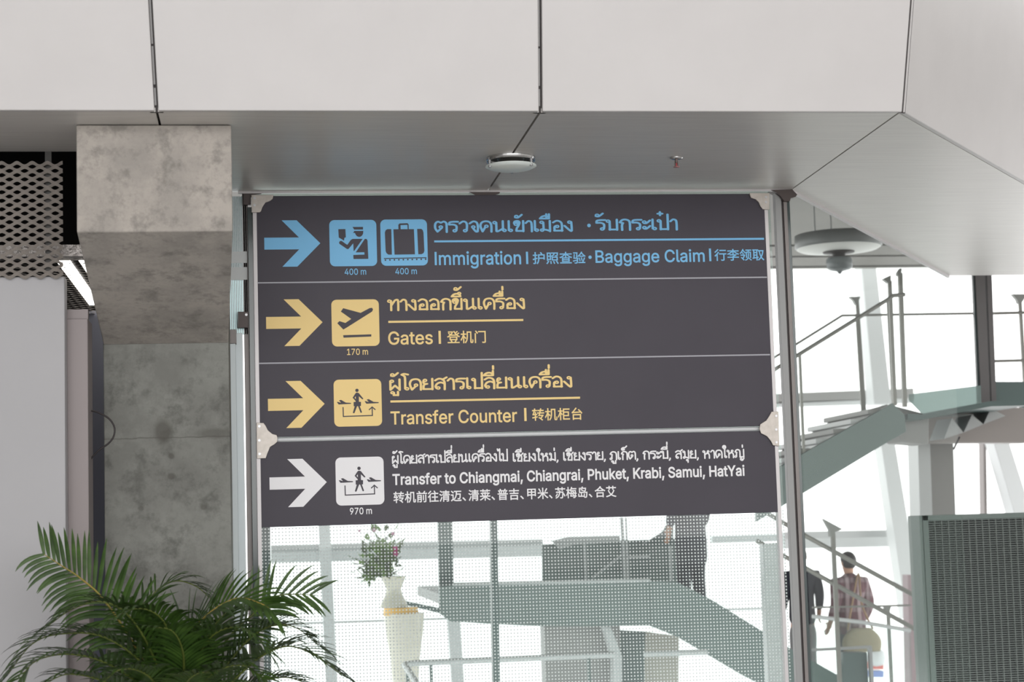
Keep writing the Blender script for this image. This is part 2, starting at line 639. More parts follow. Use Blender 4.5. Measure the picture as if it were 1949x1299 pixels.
# mesh ceiling deeper in, with two bright light boxes above it
zm = EYE.z + 1.45
mc = empty('mesh_ceiling_panel', (-1.25, 10.9, zm), 'dark expanded metal ceiling panel glowing between the wall panel and the beam', 'ceiling panel')
expanded(Vector((-1.75, 9.75, zm)), Vector((1, 0, 0)), Vector((0, 1, 0)), 13, 46, .085, .05, .022, mat('dark_expanded_metal', (110, 104, 100), .5, .2), 'expanded_sheet', mc, .0012)
M_LAMP = mat('fluorescent_diffuser', (255, 252, 245), .5, emit=6)
for i, (xl, xr) in enumerate(((-1.075, -1.005), (-.955, -.70))):
    lt = empty('ceiling_light', ((xl + xr) / 2, 11, zm + .05), ('left' if i == 0 else 'right') + ' strip light glowing above the dark mesh ceiling', 'ceiling light')
    b = MB()
    b.box((xl, 9.9, zm + .05), (xr, 11.95, zm + .06))
    b.build('diffuser', M_LAMP, lt)
    b = MB()
    b.box((xl - .01, 9.89, zm + .061), (xr + .01, 11.96, zm + .12))
    b.build('housing', M_DARK, lt)
# shiny duct crossing the void
b = MB()
za, zb3 = at(130, 488, 9.6).z, at(130, 466, 9.6).z
b.box((-1.9, 9.6, za), (k0 - .01, 9.75, zb3))
tag(b.build('duct', mat('crinkled_foil', (150, 145, 142), .25, .9, bump=.9)), 'shiny foil wrapped duct crossing the dark gap beside the beam', 'duct')

GLYPH_DATA = """
 188
,188;38,-119 68,71 137,71 84,-119
0453;227,-7 191,-3 158,7 130,24 105,48 85,77 69,113 53,178 48,254 53,330 69,395 85,431 106,461 130,484 159,502 191,512 227,516 262,512 295,502 323,484 348,461 368,431 384,395 400,330 405,254 400,178 384,113 368,77 348,48 323,24 295,7 263,-3;227,50 261,56 290,74 313,103 330,144 340,194 344,254 340,314 330,365 313,405 290,435 261,453 227,460 192,453 163,435 140,405 123,365 113,314 109,254 113,194 123,144 140,103 163,74 192,56
1453;76,0 76,55 391,55 391,0;276,509 276,0 212,0 212,448 209,448 86,358 86,427 198,509
4453;40,105 40,158 247,509 311,509 109,166 109,163 413,163 413,105;282,0 282,121 282,146 282,318 343,318 343,0
7453;97,0 323,448 323,452 62,452 62,509 391,509 391,449 165,0
9453;226,516 271,510 310,494 343,468 368,434 384,393 389,347 385,309 373,270 350,224 315,168 200,0 130,0 301,248 307,248 287,221 257,202 238,196 218,195 175,199 137,214 106,237 83,269 68,307 64,352 69,397 85,436 110,469 143,494 182,510;226,460 199,457 174,446 154,429 138,407 129,381 125,352 129,322 138,295 154,274 174,257 199,247 226,243 254,247 279,257 299,273 314,295 324,321 327,350 324,381 314,407 299,429 279,446 254,457
B456;60,0 60,509 241,509 289,504 329,491 359,469 381,442 394,410 398,374 395,344 387,320 373,301 356,286 315,267 315,262 339,257 363,245 385,227 402,203 414,173 418,136 413,100 400,67 377,39 344,18 301,4 247,0;125,57 245,57 281,60 309,67 330,80 349,105 355,137 352,161 342,184 327,203 306,218 279,228 248,231 125,231;125,285 238,285 265,288 288,296 308,309 323,326 333,348 336,372 330,403 313,429 283,446 240,452 125,452
C510;267,-7 225,-3 186,7 150,25 119,49 92,79 70,115 53,157 44,203 40,254 44,305 53,352 70,393 92,429 119,459 150,484 186,501 225,512 267,516 305,513 340,504 373,490 402,471 427,447 448,418 463,385 473,348 408,348 401,373 389,395 375,413 357,428 337,440 315,449 267,456 223,450 184,432 150,403 125,364 109,314 103,254 109,194 125,145 151,105 184,76 223,59 267,53 315,60 337,69 357,81 375,96 389,114 401,136 408,160 473,160 463,124 448,91 428,62 402,38 373,19 341,5 305,-4
G520;269,-7 225,-3 185,7 149,25 118,49 91,79 69,116 53,157 43,203 40,254 43,305 53,352 69,393 91,429 117,459 149,484 184,501 223,512 265,516 304,513 340,504 374,489 403,469 429,445 449,416 465,384 474,349 408,349 387,393 356,427 337,439 315,448 291,454 265,456 222,450 183,432 150,404 125,364 109,314 103,254 109,194 125,145 151,105 184,76 224,59 269,53 309,57 345,71 374,93 396,123 410,160 415,202 434,199 283,199 283,256 478,256 478,200 475,160 466,124 451,91 419,50 377,19 326,0
H517;60,0 60,509 125,509 125,289 392,289 392,509 457,509 457,0 392,0 392,232 125,232 125,0
I300;31,0 31,57 118,57 118,452 31,452 31,509 269,509 269,452 183,452 183,57 269,57 269,0
K467;104,145 104,216 139,261 174,303 212,344 364,509 448,509 231,276 228,276;60,0 60,509 125,509 125,334 124,225 125,193 125,0;372,0 188,259 228,309 449,0
P445;60,0 60,509 235,509 289,503 332,487 366,462 390,430 404,391 409,348 404,304 390,265 366,233 332,207 289,191 235,186 109,186 109,242 233,242 269,246 297,256 318,272 333,294 342,319 344,348 342,376 333,402 318,423 297,439 268,449 232,452 125,452 125,0
S447;224,-9 172,-4 128,9 91,31 64,60 46,96 38,137 104,137 110,110 123,88 142,71 166,59 194,52 224,49 257,52 286,60 311,74 329,92 341,114 346,139 342,161 332,179 316,193 296,205 245,222 184,239 128,260 86,289 67,313 56,341 52,372 58,413 75,448 102,476 138,498 180,511 227,516 275,511 316,498 351,476 377,449 394,415 401,378 337,378 332,402 320,421 302,437 267,453 225,459 194,456 167,448 145,435 129,418 118,398 115,376 119,352 131,334 148,319 169,308 212,293 264,279 312,264 359,238 379,220 395,198 405,171 408,139 403,99 386,64 360,34 323,11 278,-4
T449;32,452 32,509 417,509 417,452 257,452 257,0 193,0 193,452
Y472;203,0 203,208 16,509 91,509 192,344 222,292 250,230 224,230 251,293 280,344 381,509 455,509 268,208 268,0
a389;160,-9 126,-5 94,5 68,22 48,45 35,73 30,108 34,138 43,161 58,179 78,193 125,211 178,220 234,227 265,235 273,243 276,255 276,257 273,279 267,297 256,311 240,322 220,329 196,331 171,329 149,322 132,313 118,301 100,274 41,291 57,322 79,346 104,364 133,375 163,382 194,384 239,379 263,372 286,360 306,343 322,320 333,290 337,251 337,0 277,0 277,52 272,52 252,25 236,12 215,1 190,-6;170,45 202,49 228,59 248,74 263,93 272,115 276,138 276,190 259,182 231,176 200,171 175,168 134,159 117,150 103,139 95,124 92,105 94,87 102,72 114,61 130,52 149,47
b424;229,-8 198,-5 172,4 153,17 138,31 118,59 112,59 112,0 53,0 53,509 114,509 114,319 118,319 137,346 152,360 171,373 197,381 229,384 274,378 313,361 345,332 370,293 385,245 390,189 385,133 370,84 346,45 313,16 274,-2;220,47 253,51 279,66 301,88 316,117 325,151 328,189 325,227 316,261 301,290 280,311 253,325 220,330 188,325 161,312 140,291 125,263 116,229 113,189 116,150 125,115 140,86 162,65 188,51
e404;212,-8 161,-2 117,16 82,46 56,85 40,132 34,187 39,242 55,290 81,329 115,359 157,378 205,384 236,382 266,374 294,361 319,341 341,315 357,282 368,242 371,194 371,169 75,169 75,221 338,221 310,202 307,237 298,269 283,294 263,314 237,326 205,330 173,326 146,313 125,294 109,270 99,241 96,211 96,178 100,139 110,106 128,80 151,61 179,50 212,46 254,53 271,61 285,73 297,88 306,105 365,91 353,63 335,39 311,19 283,4 249,-5
f254;228,379 228,327 6,327 6,379;81,0 81,432 84,461 96,486 113,505 135,519 161,527 187,530 222,527 243,521 227,468 215,472 195,474 171,470 154,460 145,443 142,419 142,0
g425;207,-151 168,-148 134,-140 105,-127 82,-110 64,-91 51,-69 101,-41 122,-66 136,-78 154,-88 178,-95 207,-97 249,-92 282,-75 298,-58 308,-34 311,-6 311,68 306,68 287,41 272,28 252,16 227,8 195,5 152,10 113,27 80,53 55,90 39,136 34,191 39,246 55,293 80,332 112,361 152,378 196,384 228,382 253,373 273,360 288,346 308,319 313,319 313,379 372,379 372,-9 367,-54 350,-90 324,-117 291,-136 251,-147;205,59 237,63 264,75 285,95 300,121 309,154 312,193 309,231 300,264 285,291 264,312 237,325 205,330 172,325 145,312 124,290 109,262 99,229 96,193 99,155 109,123 124,96 145,76 172,63
h410;114,227 114,0 53,0 53,509 114,509 114,287 102,287 124,332 152,362 187,379 227,384 264,380 295,369 321,349 341,321 353,285 357,240 357,0 296,0 296,235 290,275 273,304 246,323 210,329 184,326 161,317 141,303 126,283 117,257
i167;53,0 53,379 114,379 114,0;84,443 67,446 54,455 44,468 41,483 44,499 54,512 67,521 84,524 100,521 114,512 123,499 126,483 123,468 114,455 100,446
k381;110,137 110,212 121,212 284,379 360,379 184,199 177,199;53,0 53,509 114,509 114,0;294,0 148,186 191,229 372,0
l189;139,-2 101,3 74,20 58,47 53,84 53,509 114,509 114,99 115,77 120,62 130,54 146,52 160,53 170,54 181,3 162,-1
m610;53,0 53,379 112,379 112,295 108,295 118,323 132,346 151,363 172,376 195,384 219,386 257,380 287,361 309,331 321,295 312,295 322,321 337,343 357,361 381,375 407,383 437,386 468,383 497,372 522,354 541,328 553,296 557,255 557,0 496,0 496,254 493,279 485,298 473,313 447,326 419,330 395,328 374,320 358,307 345,290 338,270 335,247 335,0 274,0 274,260 269,288 253,311 229,326 199,330 178,328 158,320 140,307 126,289 117,266 114,238 114,0
n410;114,227 114,0 53,0 53,379 112,379 112,287 102,287 124,332 152,362 187,379 227,384 264,380 295,369 321,349 341,321 353,285 357,240 357,0 296,0 296,235 290,275 273,304 246,323 210,329 184,326 161,317 141,303 126,283 117,257
o415;207,-8 159,-2 117,16 82,46 56,85 40,133 34,187 40,243 56,291 82,330 117,360 159,378 207,384 256,378 299,360 333,330 359,291 376,243 381,187 376,133 359,85 333,46 299,16 256,-2;207,46 242,51 270,66 292,89 307,117 316,151 319,187 316,224 307,258 292,287 270,310 242,325 207,330 173,325 145,310 124,287 108,258 99,224 96,187 99,151 108,117 124,89 145,66 173,51
r259;53,0 53,379 112,379 112,321 115,321 130,347 152,367 181,380 213,385 229,384 243,384 243,322 230,324 207,326 182,323 159,315 140,301 126,284 117,262 114,237 114,0
s365;182,-8 145,-5 112,3 84,18 62,38 45,63 36,94 94,107 105,79 124,60 150,49 181,45 217,50 244,62 262,81 268,103 265,121 254,136 237,147 212,155 149,170 104,186 72,208 53,237 47,274 51,305 65,332 87,354 115,370 149,381 187,384 223,381 254,372 279,358 299,339 314,316 324,290 268,277 258,298 243,316 219,328 187,333 156,329 131,317 114,299 109,277 112,258 124,243 144,232 172,223 229,209 275,194 306,171 325,142 331,107 326,75 312,47 290,24 260,6 223,-5
t227;204,379 204,327 6,327 6,379;65,471 126,471 126,98 128,76 136,61 150,53 170,50 185,51 202,54 213,2 192,-3 168,-4 138,-1 113,7 92,21 77,41 68,64 65,93
u410;182,-5 146,-1 115,11 89,31 69,59 57,95 53,139 53,379 114,379 114,144 119,105 137,75 164,56 200,50 226,53 249,62 268,77 283,97 293,122 296,153 296,379 357,379 357,0 298,0 298,92 307,92 286,47 257,17 222,0
|230;141,673 141,-164 88,-164 88,673
、1000;270,-55 337,2 230,117 116,222 51,165 163,63
前1000;597,508 597,103 667,103 667,508;798,538 798,14 794,-1 777,-5 647,-4 674,-75 769,-73 830,-62 862,-36 871,13 871,538;715,836 622,675 325,675 374,692 331,761 275,832 206,807 297,675 52,675 52,606 937,606 937,675 706,675 794,810;405,298 405,198 185,198 185,298;405,356 185,356 185,454 405,454;115,517 115,-74 185,-74 185,139 405,139 405,7 401,-6 387,-10 278,-9 304,-75 387,-73 441,-62 469,-38 477,6 477,517
取1000;841,649 793,444 722,268 658,447 616,649;501,720 501,649 550,649 602,403 681,194 584,68 474,-23 522,-79 627,9 719,122 802,13 905,-72 957,-14 848,73 762,190 831,338 884,511 919,710 873,722 861,720;38,129 54,57 352,109 352,-77 424,-77 424,122 512,138 508,202 424,188 424,717 497,717 497,784 47,784 47,717 114,717 114,139;185,717 352,717 352,579 185,579;185,514 352,514 352,371 185,371;185,306 352,306 352,176 185,150
台1000;177,338 177,-78 252,-78 252,-25 733,-25 733,-76 812,-76 812,338;252,47 252,267 733,267 733,47;125,421 259,439 791,469 852,384 915,429 800,573 651,719 592,680 737,534 228,510 360,646 485,802 410,835 280,661 181,553 136,513 100,495
合1000;511,834 386,689 223,566 40,474 93,409 245,489 245,439 745,439 745,505 906,417 958,485 807,557 669,646 545,756 577,800;274,507 395,598 501,702 617,595 741,507;194,320 194,-77 269,-77 269,-22 730,-22 730,-73 808,-73 808,320;269,47 269,253 730,253 730,47
吉1000;454,831 454,691 62,691 62,622 454,622 454,476 124,476 124,405 875,405 875,476 531,476 531,622 925,622 925,691 531,691 531,831;177,293 177,-88 253,-88 253,-40 742,-40 742,-88 821,-88 821,293;253,29 253,226 742,226 742,29
岛1000;319,580 433,528 528,474 569,527 471,579 358,627;749,736 478,736 525,823 439,835 401,736 182,736 182,332 833,332 812,93 784,3 769,-7 748,-9 672,-8 672,256 603,256 603,80 420,80 420,295 351,295 351,80 178,80 178,253 110,253 110,16 603,16 603,-13 632,-13 650,-72 776,-73 816,-64 847,-42 883,72 907,366 909,400 254,400 254,668 724,668 708,559 689,513 661,504 585,508 603,442 693,443 723,450 747,467 776,539 797,707 798,736
往1000;246,829 158,720 44,625 83,564 211,673 317,801;542,810 591,725 624,646 696,675 660,752 609,835;266,608 161,460 31,339 71,266 175,367 175,-79 251,-79 251,459 332,583;345,642 345,572 596,572 596,348 381,348 381,278 596,278 596,23 317,23 317,-48 948,-48 948,23 674,23 674,278 890,278 890,348 674,348 674,572 922,572 922,642
护1000;186,830 186,631 53,631 53,560 186,560 186,346 38,306 58,232 186,271 186,14 182,0 168,-4 70,-4 93,-75 174,-73 224,-61 251,-35 258,14 258,294 379,331 368,400 258,367 258,560 373,560 373,631 258,631 258,830;585,802 677,660 442,660 442,396 435,254 400,106 319,-29 379,-81 459,46 500,190 515,333 841,333 841,271 915,271 915,660 679,660 746,689 706,757 651,828;841,404 516,404 516,592 841,592
普1000;152,612 198,537 228,464 293,491 262,563 213,636;769,640 686,484 744,463 836,617;683,833 613,711 326,711 367,729 338,781 296,833 231,807 295,711 107,711 107,648 359,648 359,454 51,454 51,392 940,392 940,454 626,454 626,648 891,648 891,711 693,711 757,809;429,648 555,648 555,454 429,454;259,116 733,116 733,16 259,16;259,174 259,271 733,271 733,174;187,330 187,-78 259,-78 259,-44 733,-44 733,-74 809,-74 809,330
机1000;493,775 493,457 484,293 443,123 345,-32 402,-79 507,88 554,277 565,457 565,704 751,704 751,67 756,-18 774,-50 800,-65 830,-69 880,-69 933,-55 950,-35 960,0 968,154 912,186 907,45 897,7 877,0 849,0 831,6 824,61 824,775;216,831 216,619 51,619 51,548 206,548 130,340 28,173 66,106 147,236 216,402 216,-78 288,-78 288,376 393,231 439,293 288,459 288,548 434,548 434,619 288,619 288,831
李1000;454,831 454,722 56,722 56,653 370,653 271,570 156,499 36,448 84,390 219,455 347,544 454,650 454,433 529,433 529,650 637,546 767,459 904,396 954,457 830,506 712,573 612,653 934,653 934,722 529,722 529,831;454,272 454,221 54,221 54,152 454,152 454,9 450,-4 432,-9 286,-7 319,-76 419,-75 484,-64 519,-39 528,8 528,152 936,152 936,221 528,221 528,242 658,303 772,376 723,417 707,413 226,413 226,348 617,348
柜1000;190,831 190,640 49,640 49,571 179,571 114,363 25,193 63,122 132,252 190,418 190,-78 261,-78 261,437 334,300 380,353 261,527 261,571 387,571 387,640 261,640 261,831;501,483 803,483 803,287 501,287;923,779 428,779 428,-40 943,-40 943,33 501,33 501,217 873,217 873,553 501,553 501,706 923,706
查1000;292,216 692,216 692,133 292,133;292,348 692,348 692,267 292,267;219,402 219,79 770,79 770,402;73,20 73,-47 920,-47 920,20;455,831 455,705 56,705 56,640 375,640 276,550 159,474 36,419 84,360 220,429 349,523 455,635 455,432 528,432 528,636 636,527 766,434 904,368 954,429 828,481 708,554 608,640 934,640 934,705 528,705 528,831
梅1000;573,450 703,356 745,398 613,487;558,236 686,137 728,178 598,273;489,832 430,676 345,550 401,506 451,575 496,657 929,657 929,723 524,723 556,817;819,500 813,347 501,347 518,500;457,562 434,347 353,347 353,282 426,282 393,57 791,57 774,3 759,-9 741,-12 644,-8 663,-72 769,-71 805,-62 832,-37 848,-3 860,57 937,57 937,120 866,120 877,282 950,282 950,347 880,347 887,526 887,562;810,282 799,120 472,120 494,282;167,831 167,621 51,621 51,552 163,552 109,342 33,170 70,107 122,214 167,349 167,-78 235,-78 235,414 303,272 344,332 235,515 235,552 330,552 330,621 235,621 235,831
清1000;81,764 168,710 238,655 284,713 212,765 125,814;35,501 125,446 199,390 243,448 168,502 77,553;65,-21 133,-65 279,258 220,302 142,127;426,210 784,210 784,133 426,133;426,265 426,338 784,338 784,265;569,831 569,754 316,754 316,696 569,696 569,633 339,633 339,579 569,579 569,510 278,510 278,453 940,453 940,510 642,510 642,579 878,579 878,633 642,633 642,696 903,696 903,754 642,754 642,831;357,396 357,-78 426,-78 426,76 784,76 784,5 780,-8 766,-12 655,-11 677,-75 764,-73 819,-63 847,-39 855,4 855,396
照1000;522,403 812,403 812,252 522,252;453,465 453,190 885,190 885,465;336,124 357,-75 429,-64 405,131;548,127 608,-73 682,-57 617,139;750,132 821,22 875,-81 946,-49 890,52 817,159;172,152 112,41 43,-52 114,-84 183,17 243,132;162,722 311,722 311,548 162,548;162,289 162,483 311,483 311,289;92,788 92,171 162,171 162,222 380,222 380,788;423,790 423,724 589,724 558,642 496,578 392,533 433,478 554,536 626,617 662,724 839,724 828,621 812,579 782,571 683,575 701,513 814,512 847,519 872,536 897,603 912,762 914,790
甲1000;457,697 457,533 201,533 201,697;535,697 788,697 788,533 535,533;457,463 457,302 201,302 201,463;535,463 788,463 788,302 535,302;125,769 125,176 201,176 201,230 457,230 457,-79 535,-79 535,230 788,230 788,179 867,179 867,769
登1000;280,348 692,348 692,224 280,224;206,410 206,162 772,162 772,410;870,706 731,586 664,661 816,782 759,823 630,706 561,829 497,807 569,674 662,555 333,555 411,656 469,772 420,796 407,793 100,793 100,731 372,731 327,659 272,592 212,644 141,690 101,650 228,549 129,473 26,417 71,361 199,436 319,539 319,492 675,492 675,541 786,443 911,370 962,432 865,481 775,546 926,667;644,156 573,9 342,9 404,31 343,154 276,133 332,9 59,9 59,-55 931,-55 931,9 649,9 716,137
米1000;804,782 738,653 660,533 723,503 804,618 884,750;115,745 196,624 250,510 323,543 265,656 182,774;454,830 454,450 57,450 57,376 396,376 293,239 168,119 35,29 90,-34 222,65 348,193 454,339 454,-79 532,-79 532,342 641,199 769,73 901,-25 957,39 824,126 697,244 592,376 931,376 931,450 532,450 532,830
艾1000;284,491 217,471 273,339 346,226 434,130 260,47 46,-8 86,-78 239,-37 375,15 494,82 608,14 742,-38 895,-73 941,-5 795,25 666,70 556,130 648,224 724,339 782,477 705,498 653,369 583,261 496,174 407,263 337,368;620,831 620,724 364,724 364,831 292,831 292,724 63,724 63,652 292,652 292,524 364,524 364,652 620,652 620,524 694,524 694,652 927,652 927,724 694,724 694,831
苏1000;211,320 151,212 71,115 133,76 211,179 271,291;772,300 833,185 876,78 942,106 896,210 834,322;131,470 131,399 405,399 384,291 346,194 287,108 198,36 75,-21 119,-80 252,-15 349,68 414,165 455,276 479,399 688,399 670,112 643,5 628,-5 606,-7 484,-3 505,-69 636,-71 678,-62 710,-37 746,91 768,433 769,470 487,470 494,573 418,573 412,470;630,831 630,736 358,736 358,831 284,831 284,736 61,736 61,667 284,667 284,558 358,558 358,667 630,667 630,558 704,558 704,667 931,667 931,736 704,736 704,831
莱1000;196,456 242,383 274,314 341,339 308,408 260,479;723,481 638,333 699,312 796,456;456,641 456,550 115,550 115,483 456,483 456,307 55,307 55,238 398,238 295,142 171,59 40,0 89,-60 222,8 349,101 456,210 456,-79 529,-79 529,211 635,101 763,9 900,-56 951,7 815,63 689,143 587,238 937,238 937,307 529,307 529,483 883,483 883,550 529,550 529,641;61,756 61,689 280,689 280,611 352,611 352,689 637,689 637,611 709,611 709,689 931,689 931,756 709,756 709,831 637,831 637,756 352,756 352,831 280,831 280,756
行1000;430,772 430,700 917,700 917,772;264,832 162,718 35,615 78,556 215,671 335,802;387,499 387,427 720,427 720,17 714,0 694,-5 539,-3 564,-76 681,-76 751,-65 785,-37 795,16 795,427 945,427 945,499;304,619 177,454 25,319 77,256 190,360 190,-82 263,-82 263,441 374,593
转1000;80,328 152,342 240,342 240,199 40,165 55,93 240,129 240,-75 312,-75 312,142 445,169 442,233 312,211 312,342 413,342 413,410 312,410 312,561 240,561 240,410 143,410 231,646 412,646 412,715 252,715 277,816 204,831 181,715 46,715 46,646 163,646 106,473 81,419 57,394;421,529 421,459 567,459 507,275 792,275 675,114 573,177 525,130 680,24 801,-80 851,-23 730,75 911,323 859,349 847,344 609,344 643,459 949,459 949,529 664,529 695,646 913,646 913,715 714,715 742,821 668,831 639,715 460,715 460,646 620,646 588,529
迈1000;54,740 225,582 283,630 204,706 109,782;259,474 48,474 48,405 187,405 187,97 118,59 46,-2 97,-73 167,3 227,36 266,19 319,-15 435,-51 587,-60 930,-50 953,31 589,12 446,20 335,52 259,97;316,765 316,696 489,696 481,564 465,438 433,323 381,223 301,142 351,90 450,193 511,323 545,472 814,472 797,250 773,166 738,155 624,161 645,92 770,91 806,100 835,122 868,230 889,507 890,540 554,540 564,696 936,696 936,765
门1000;126,796 265,610 325,654 262,740 183,832;92,631 92,-79 166,-79 166,631;355,794 355,723 827,723 827,20 821,-1 800,-7 638,-6 664,-77 782,-77 856,-65 891,-36 902,20 902,794
领1000;687,502 683,321 666,185 627,87 554,17 437,-32 475,-83 600,-28 680,51 724,161 744,309 750,502;718,93 908,-77 956,-32 763,133;203,542 301,422 350,457 251,571;525,605 525,138 592,138 592,548 842,548 842,140 911,140 911,605 719,605 760,710 940,710 940,775 501,775 501,710 689,710 653,605;263,832 206,713 128,598 34,500 85,453 187,565 272,695 372,586 448,486 494,538 410,641 302,754 327,814;100,382 100,317 359,317 241,117 165,185 116,147 231,37 322,-69 376,-25 289,71 376,207 451,357 404,386 392,382
验1000;31,146 46,84 301,155 294,213;527,524 527,460 822,460 822,524;462,358 501,235 525,120 587,137 561,251 520,372;637,383 677,145 738,155 694,392;106,649 74,308 340,308 318,87 291,2 256,-10 143,-4 163,-66 282,-68 318,-59 346,-39 383,67 408,338 410,369 343,368 331,368 368,786 63,786 63,722 300,722 267,368 145,368 169,645;660,838 584,706 485,592 371,502 415,443 550,560 667,710 788,567 926,446 963,514 822,630 702,773 724,817;430,35 430,-31 935,-31 935,35 783,35 859,193 928,361 861,378 796,202 719,35"""

# ------------------------------------------------------------------ lettering
GLYPHS = {}
for _ln in GLYPH_DATA.strip('\n').split('\n'):
    _p = _ln.split(';')
    GLYPHS[_p[0][0]] = (int(_p[0][1:]) / 1000, [[tuple(int(q) / 1000 for q in pt.split(',')) for pt in sp.split(' ')] for sp in _p[1:]])

SH = .05                        # half stroke of the looped script
LP = .1                         # loop radius


def O(x, y, r=.085):
    return [(x + r * math.cos(a * math.pi / 5), y + r * math.sin(a * math.pi / 5)) for a in range(11)]


def T(*a):
    return list(a)


_kho = T((.3, .66), (.28, .8), (.14, .84), (.07, .72), (.1, .9), (.3, .96), (.42, .82), (.34, .52), (.23, .3), (.2, .06))
THAI = {
    'ต': (.92, [O(.44, .46), T((.5, .38), (.22, .05)), T((.22, .05), (.08, .35), (.09, .75), (.25, .94), (.45, .84)), T((.45, .84), (.65, .95), (.8, .8), (.82, .5), (.82, 0))]),
    'ร': (.68, [O(.42, .12), T((.64, .92), (.3, .92), (.1, .86), (.07, .67)), T((.07, .67), (.35, .67), (.52, .56), (.55, .4), (.52, .12))]),
    'ว': (.66, [O(.42, .12), T((.07, .76), (.28, .94), (.48, .87), (.55, .6), (.52, .12))]),
    'จ': (.7, [O(.3, .44), T((.07, .76), (.3, .94), (.52, .85), (.6, .5), (.58, .04)), T((.58, .04), (.46, .04), (.28, .34))]),
    'ค': (.86, [O(.46, .5), T((.78, 0), (.78, .6), (.66, .88), (.42, .95), (.17, .85), (.07, .52), (.2, .03)), T((.2, .03), (.38, .42))]),
    'ด': (.86, [O(.47, .42), T((.78, 0), (.78, .6), (.66, .88), (.42, .95), (.17, .85), (.07, .5), (.2, .03)), T((.2, .03), (.44, .32))]),
    'น': (.96, [O(.14, .82), O(.78, .12), T((.25, .82), (.25, .05)), T((.25, .05), (.36, .05), (.7, .3)), T((.68, .96), (.68, .12))]),
    'เ': (.4, [O(.23, .12), T((.11, .96), (.11, .12))]),
    'ข': (.78, [O(.18, .66), _kho, T((.2, .06), (.66, .06)), T((.66, .02), (.66, .96))]),
    'ช': (.82, [O(.18, .66), _kho, T((.2, .06), (.62, .06)), T((.62, .02), (.62, .55), (.55, .72)), T((.55, .72), (.78, .98))]),
    'า': (.54, [T((.05, .76), (.22, .94), (.4, .85), (.44, .5), (.44, 0))]),
    'ม': (.84, [O(.16, .82), O(.18, .12), T((.27, .82), (.28, .14)), T((.26, .16), (.46, .14), (.7, .03)), T((.7, 0), (.7, .96))]),
    'อ': (.78, [O(.34, .44), T((.08, .8), (.3, .95), (.54, .88), (.65, .65), (.65, .03)), T((.68, .06), (.14, .06)), T((.17, .06), (.16, .38), (.26, .5))]),
    'ง': (.66, [O(.38, .82), T((.5, .84), (.52, .4), (.52, .05)), T((.52, .05), (.42, .05), (.05, .5))]),
    'บ': (.8, [O(.12, .82), T((.22, .82), (.22, .03)), T((.2, .06), (.68, .06)), T((.68, .02), (.68, .96))]),
    'ป': (.8, [O(.12, .82), T((.22, .82), (.22, .03)), T((.2, .06), (.68, .06)), T((.68, .02), (.68, 1.4))]),
    'ก': (.8, [T((.2, 0), (.2, .45), (.27, .64)), T((.27, .64), (.07, .7)), T((.07, .7), (.2, .9), (.42, .96), (.64, .85), (.7, .6), (.7, 0))]),
    'ท': (.84, [O(.12, .82), T((.24, .84), (.24, 0)), T((.26, .45), (.5, .88)), T((.5, .88), (.64, .94), (.72, .8), (.72, 0))]),
    'ผ': (.8, [O(.2, .8), T((.1, .82), (.1, .05)), T((.1, .05), (.4, .42)), T((.4, .42), (.7, .05)), T((.7, .02), (.7, .96))]),
    'ย': (.8, [O(.2, .82), T((.11, .82), (.1, .62), (.2, .52), (.34, .52)), T((.34, .52), (.16, .46), (.1, .3), (.1, .06)), T((.08, .06), (.68, .06)), T((.68, .02), (.68, .96))]),
    'ล': (.8, [O(.26, .14), T((.07, .8), (.3, .95), (.56, .88), (.68, .62), (.68, 0)), T((.68, .5), (.44, .62), (.2, .52), (.09, .28), (.16, .1))]),
    'ส': (.84, [O(.26, .14), T((.07, .8), (.3, .95), (.56, .88), (.68, .62), (.68, 0)), T((.68, .5), (.44, .62), (.2, .52), (.09, .28), (.16, .1)), T((.54, .86), (.82, 1.06))]),
    'ห': (.9, [O(.12, .82), O(.64, .82), T((.24, .84), (.24, 0)), T((.25, .42), (.48, .62), (.6, .75)), T((.48, .62), (.68, .55), (.76, .35), (.76, 0))]),
    'ภ': (.86, [O(.12, .12), T((.23, .12), (.24, .45), (.27, .62)), T((.27, .62), (.07, .7)), T((.07, .7), (.22, .9), (.44, .96), (.68, .85), (.75, .6), (.75, 0))]),
    'ญ': (1.16, [O(.11, .12), T((.22, .12), (.22, .45), (.26, .62)), T((.26, .62), (.07, .7)), T((.07, .7), (.2, .9), (.4, .96), (.58, .85), (.63, .6), (.63, .04)), T((.61, .06), (1.06, .06)), T((1.06, .02), (1.06, .96)), O(.74, -.2), T((.72, -.3), (.88, -.36), (1.06, -.12))]),
    'โ': (.5, [O(.38, .12), T((.46, 1.36), (.2, 1.43), (.04, 1.36)), T((.04, 1.36), (.2, 1.24), (.26, 1.05), (.26, .12))]),
    'ใ': (.5, [O(.38, .12), O(.2, 1.2), T((.3, 1.2), (.22, 1.36), (.06, 1.26), (.12, 1.46), (.32, 1.46), (.38, 1.26), (.27, 1.02), (.26, .12))]),
    'ไ': (.44, [O(.38, .12), T((.0, 1.46), (.06, 1.24)), T((.06, 1.24), (.26, 1.46)), T((.26, 1.46), (.26, .12))]),
    'ะ': (.56, [O(.14, .72), T((.12, .62), (.28, .62), (.5, .86)), O(.14, .22), T((.12, .12), (.28, .12), (.5, .36))]),
    ',': (.3, [T((.14, .04), (.14, -.04), (.06, -.2))]),
    ' ': (.32, []),
}
_dome = T((-.66, 1.16), (-.52, 1.34), (-.3, 1.4), (-.12, 1.32), (-.06, 1.16))
_base = T((-.66, 1.16), (-.06, 1.16))
_tho = T((-.52, 1.28), (-.34, 1.26), (-.08, 1.52))
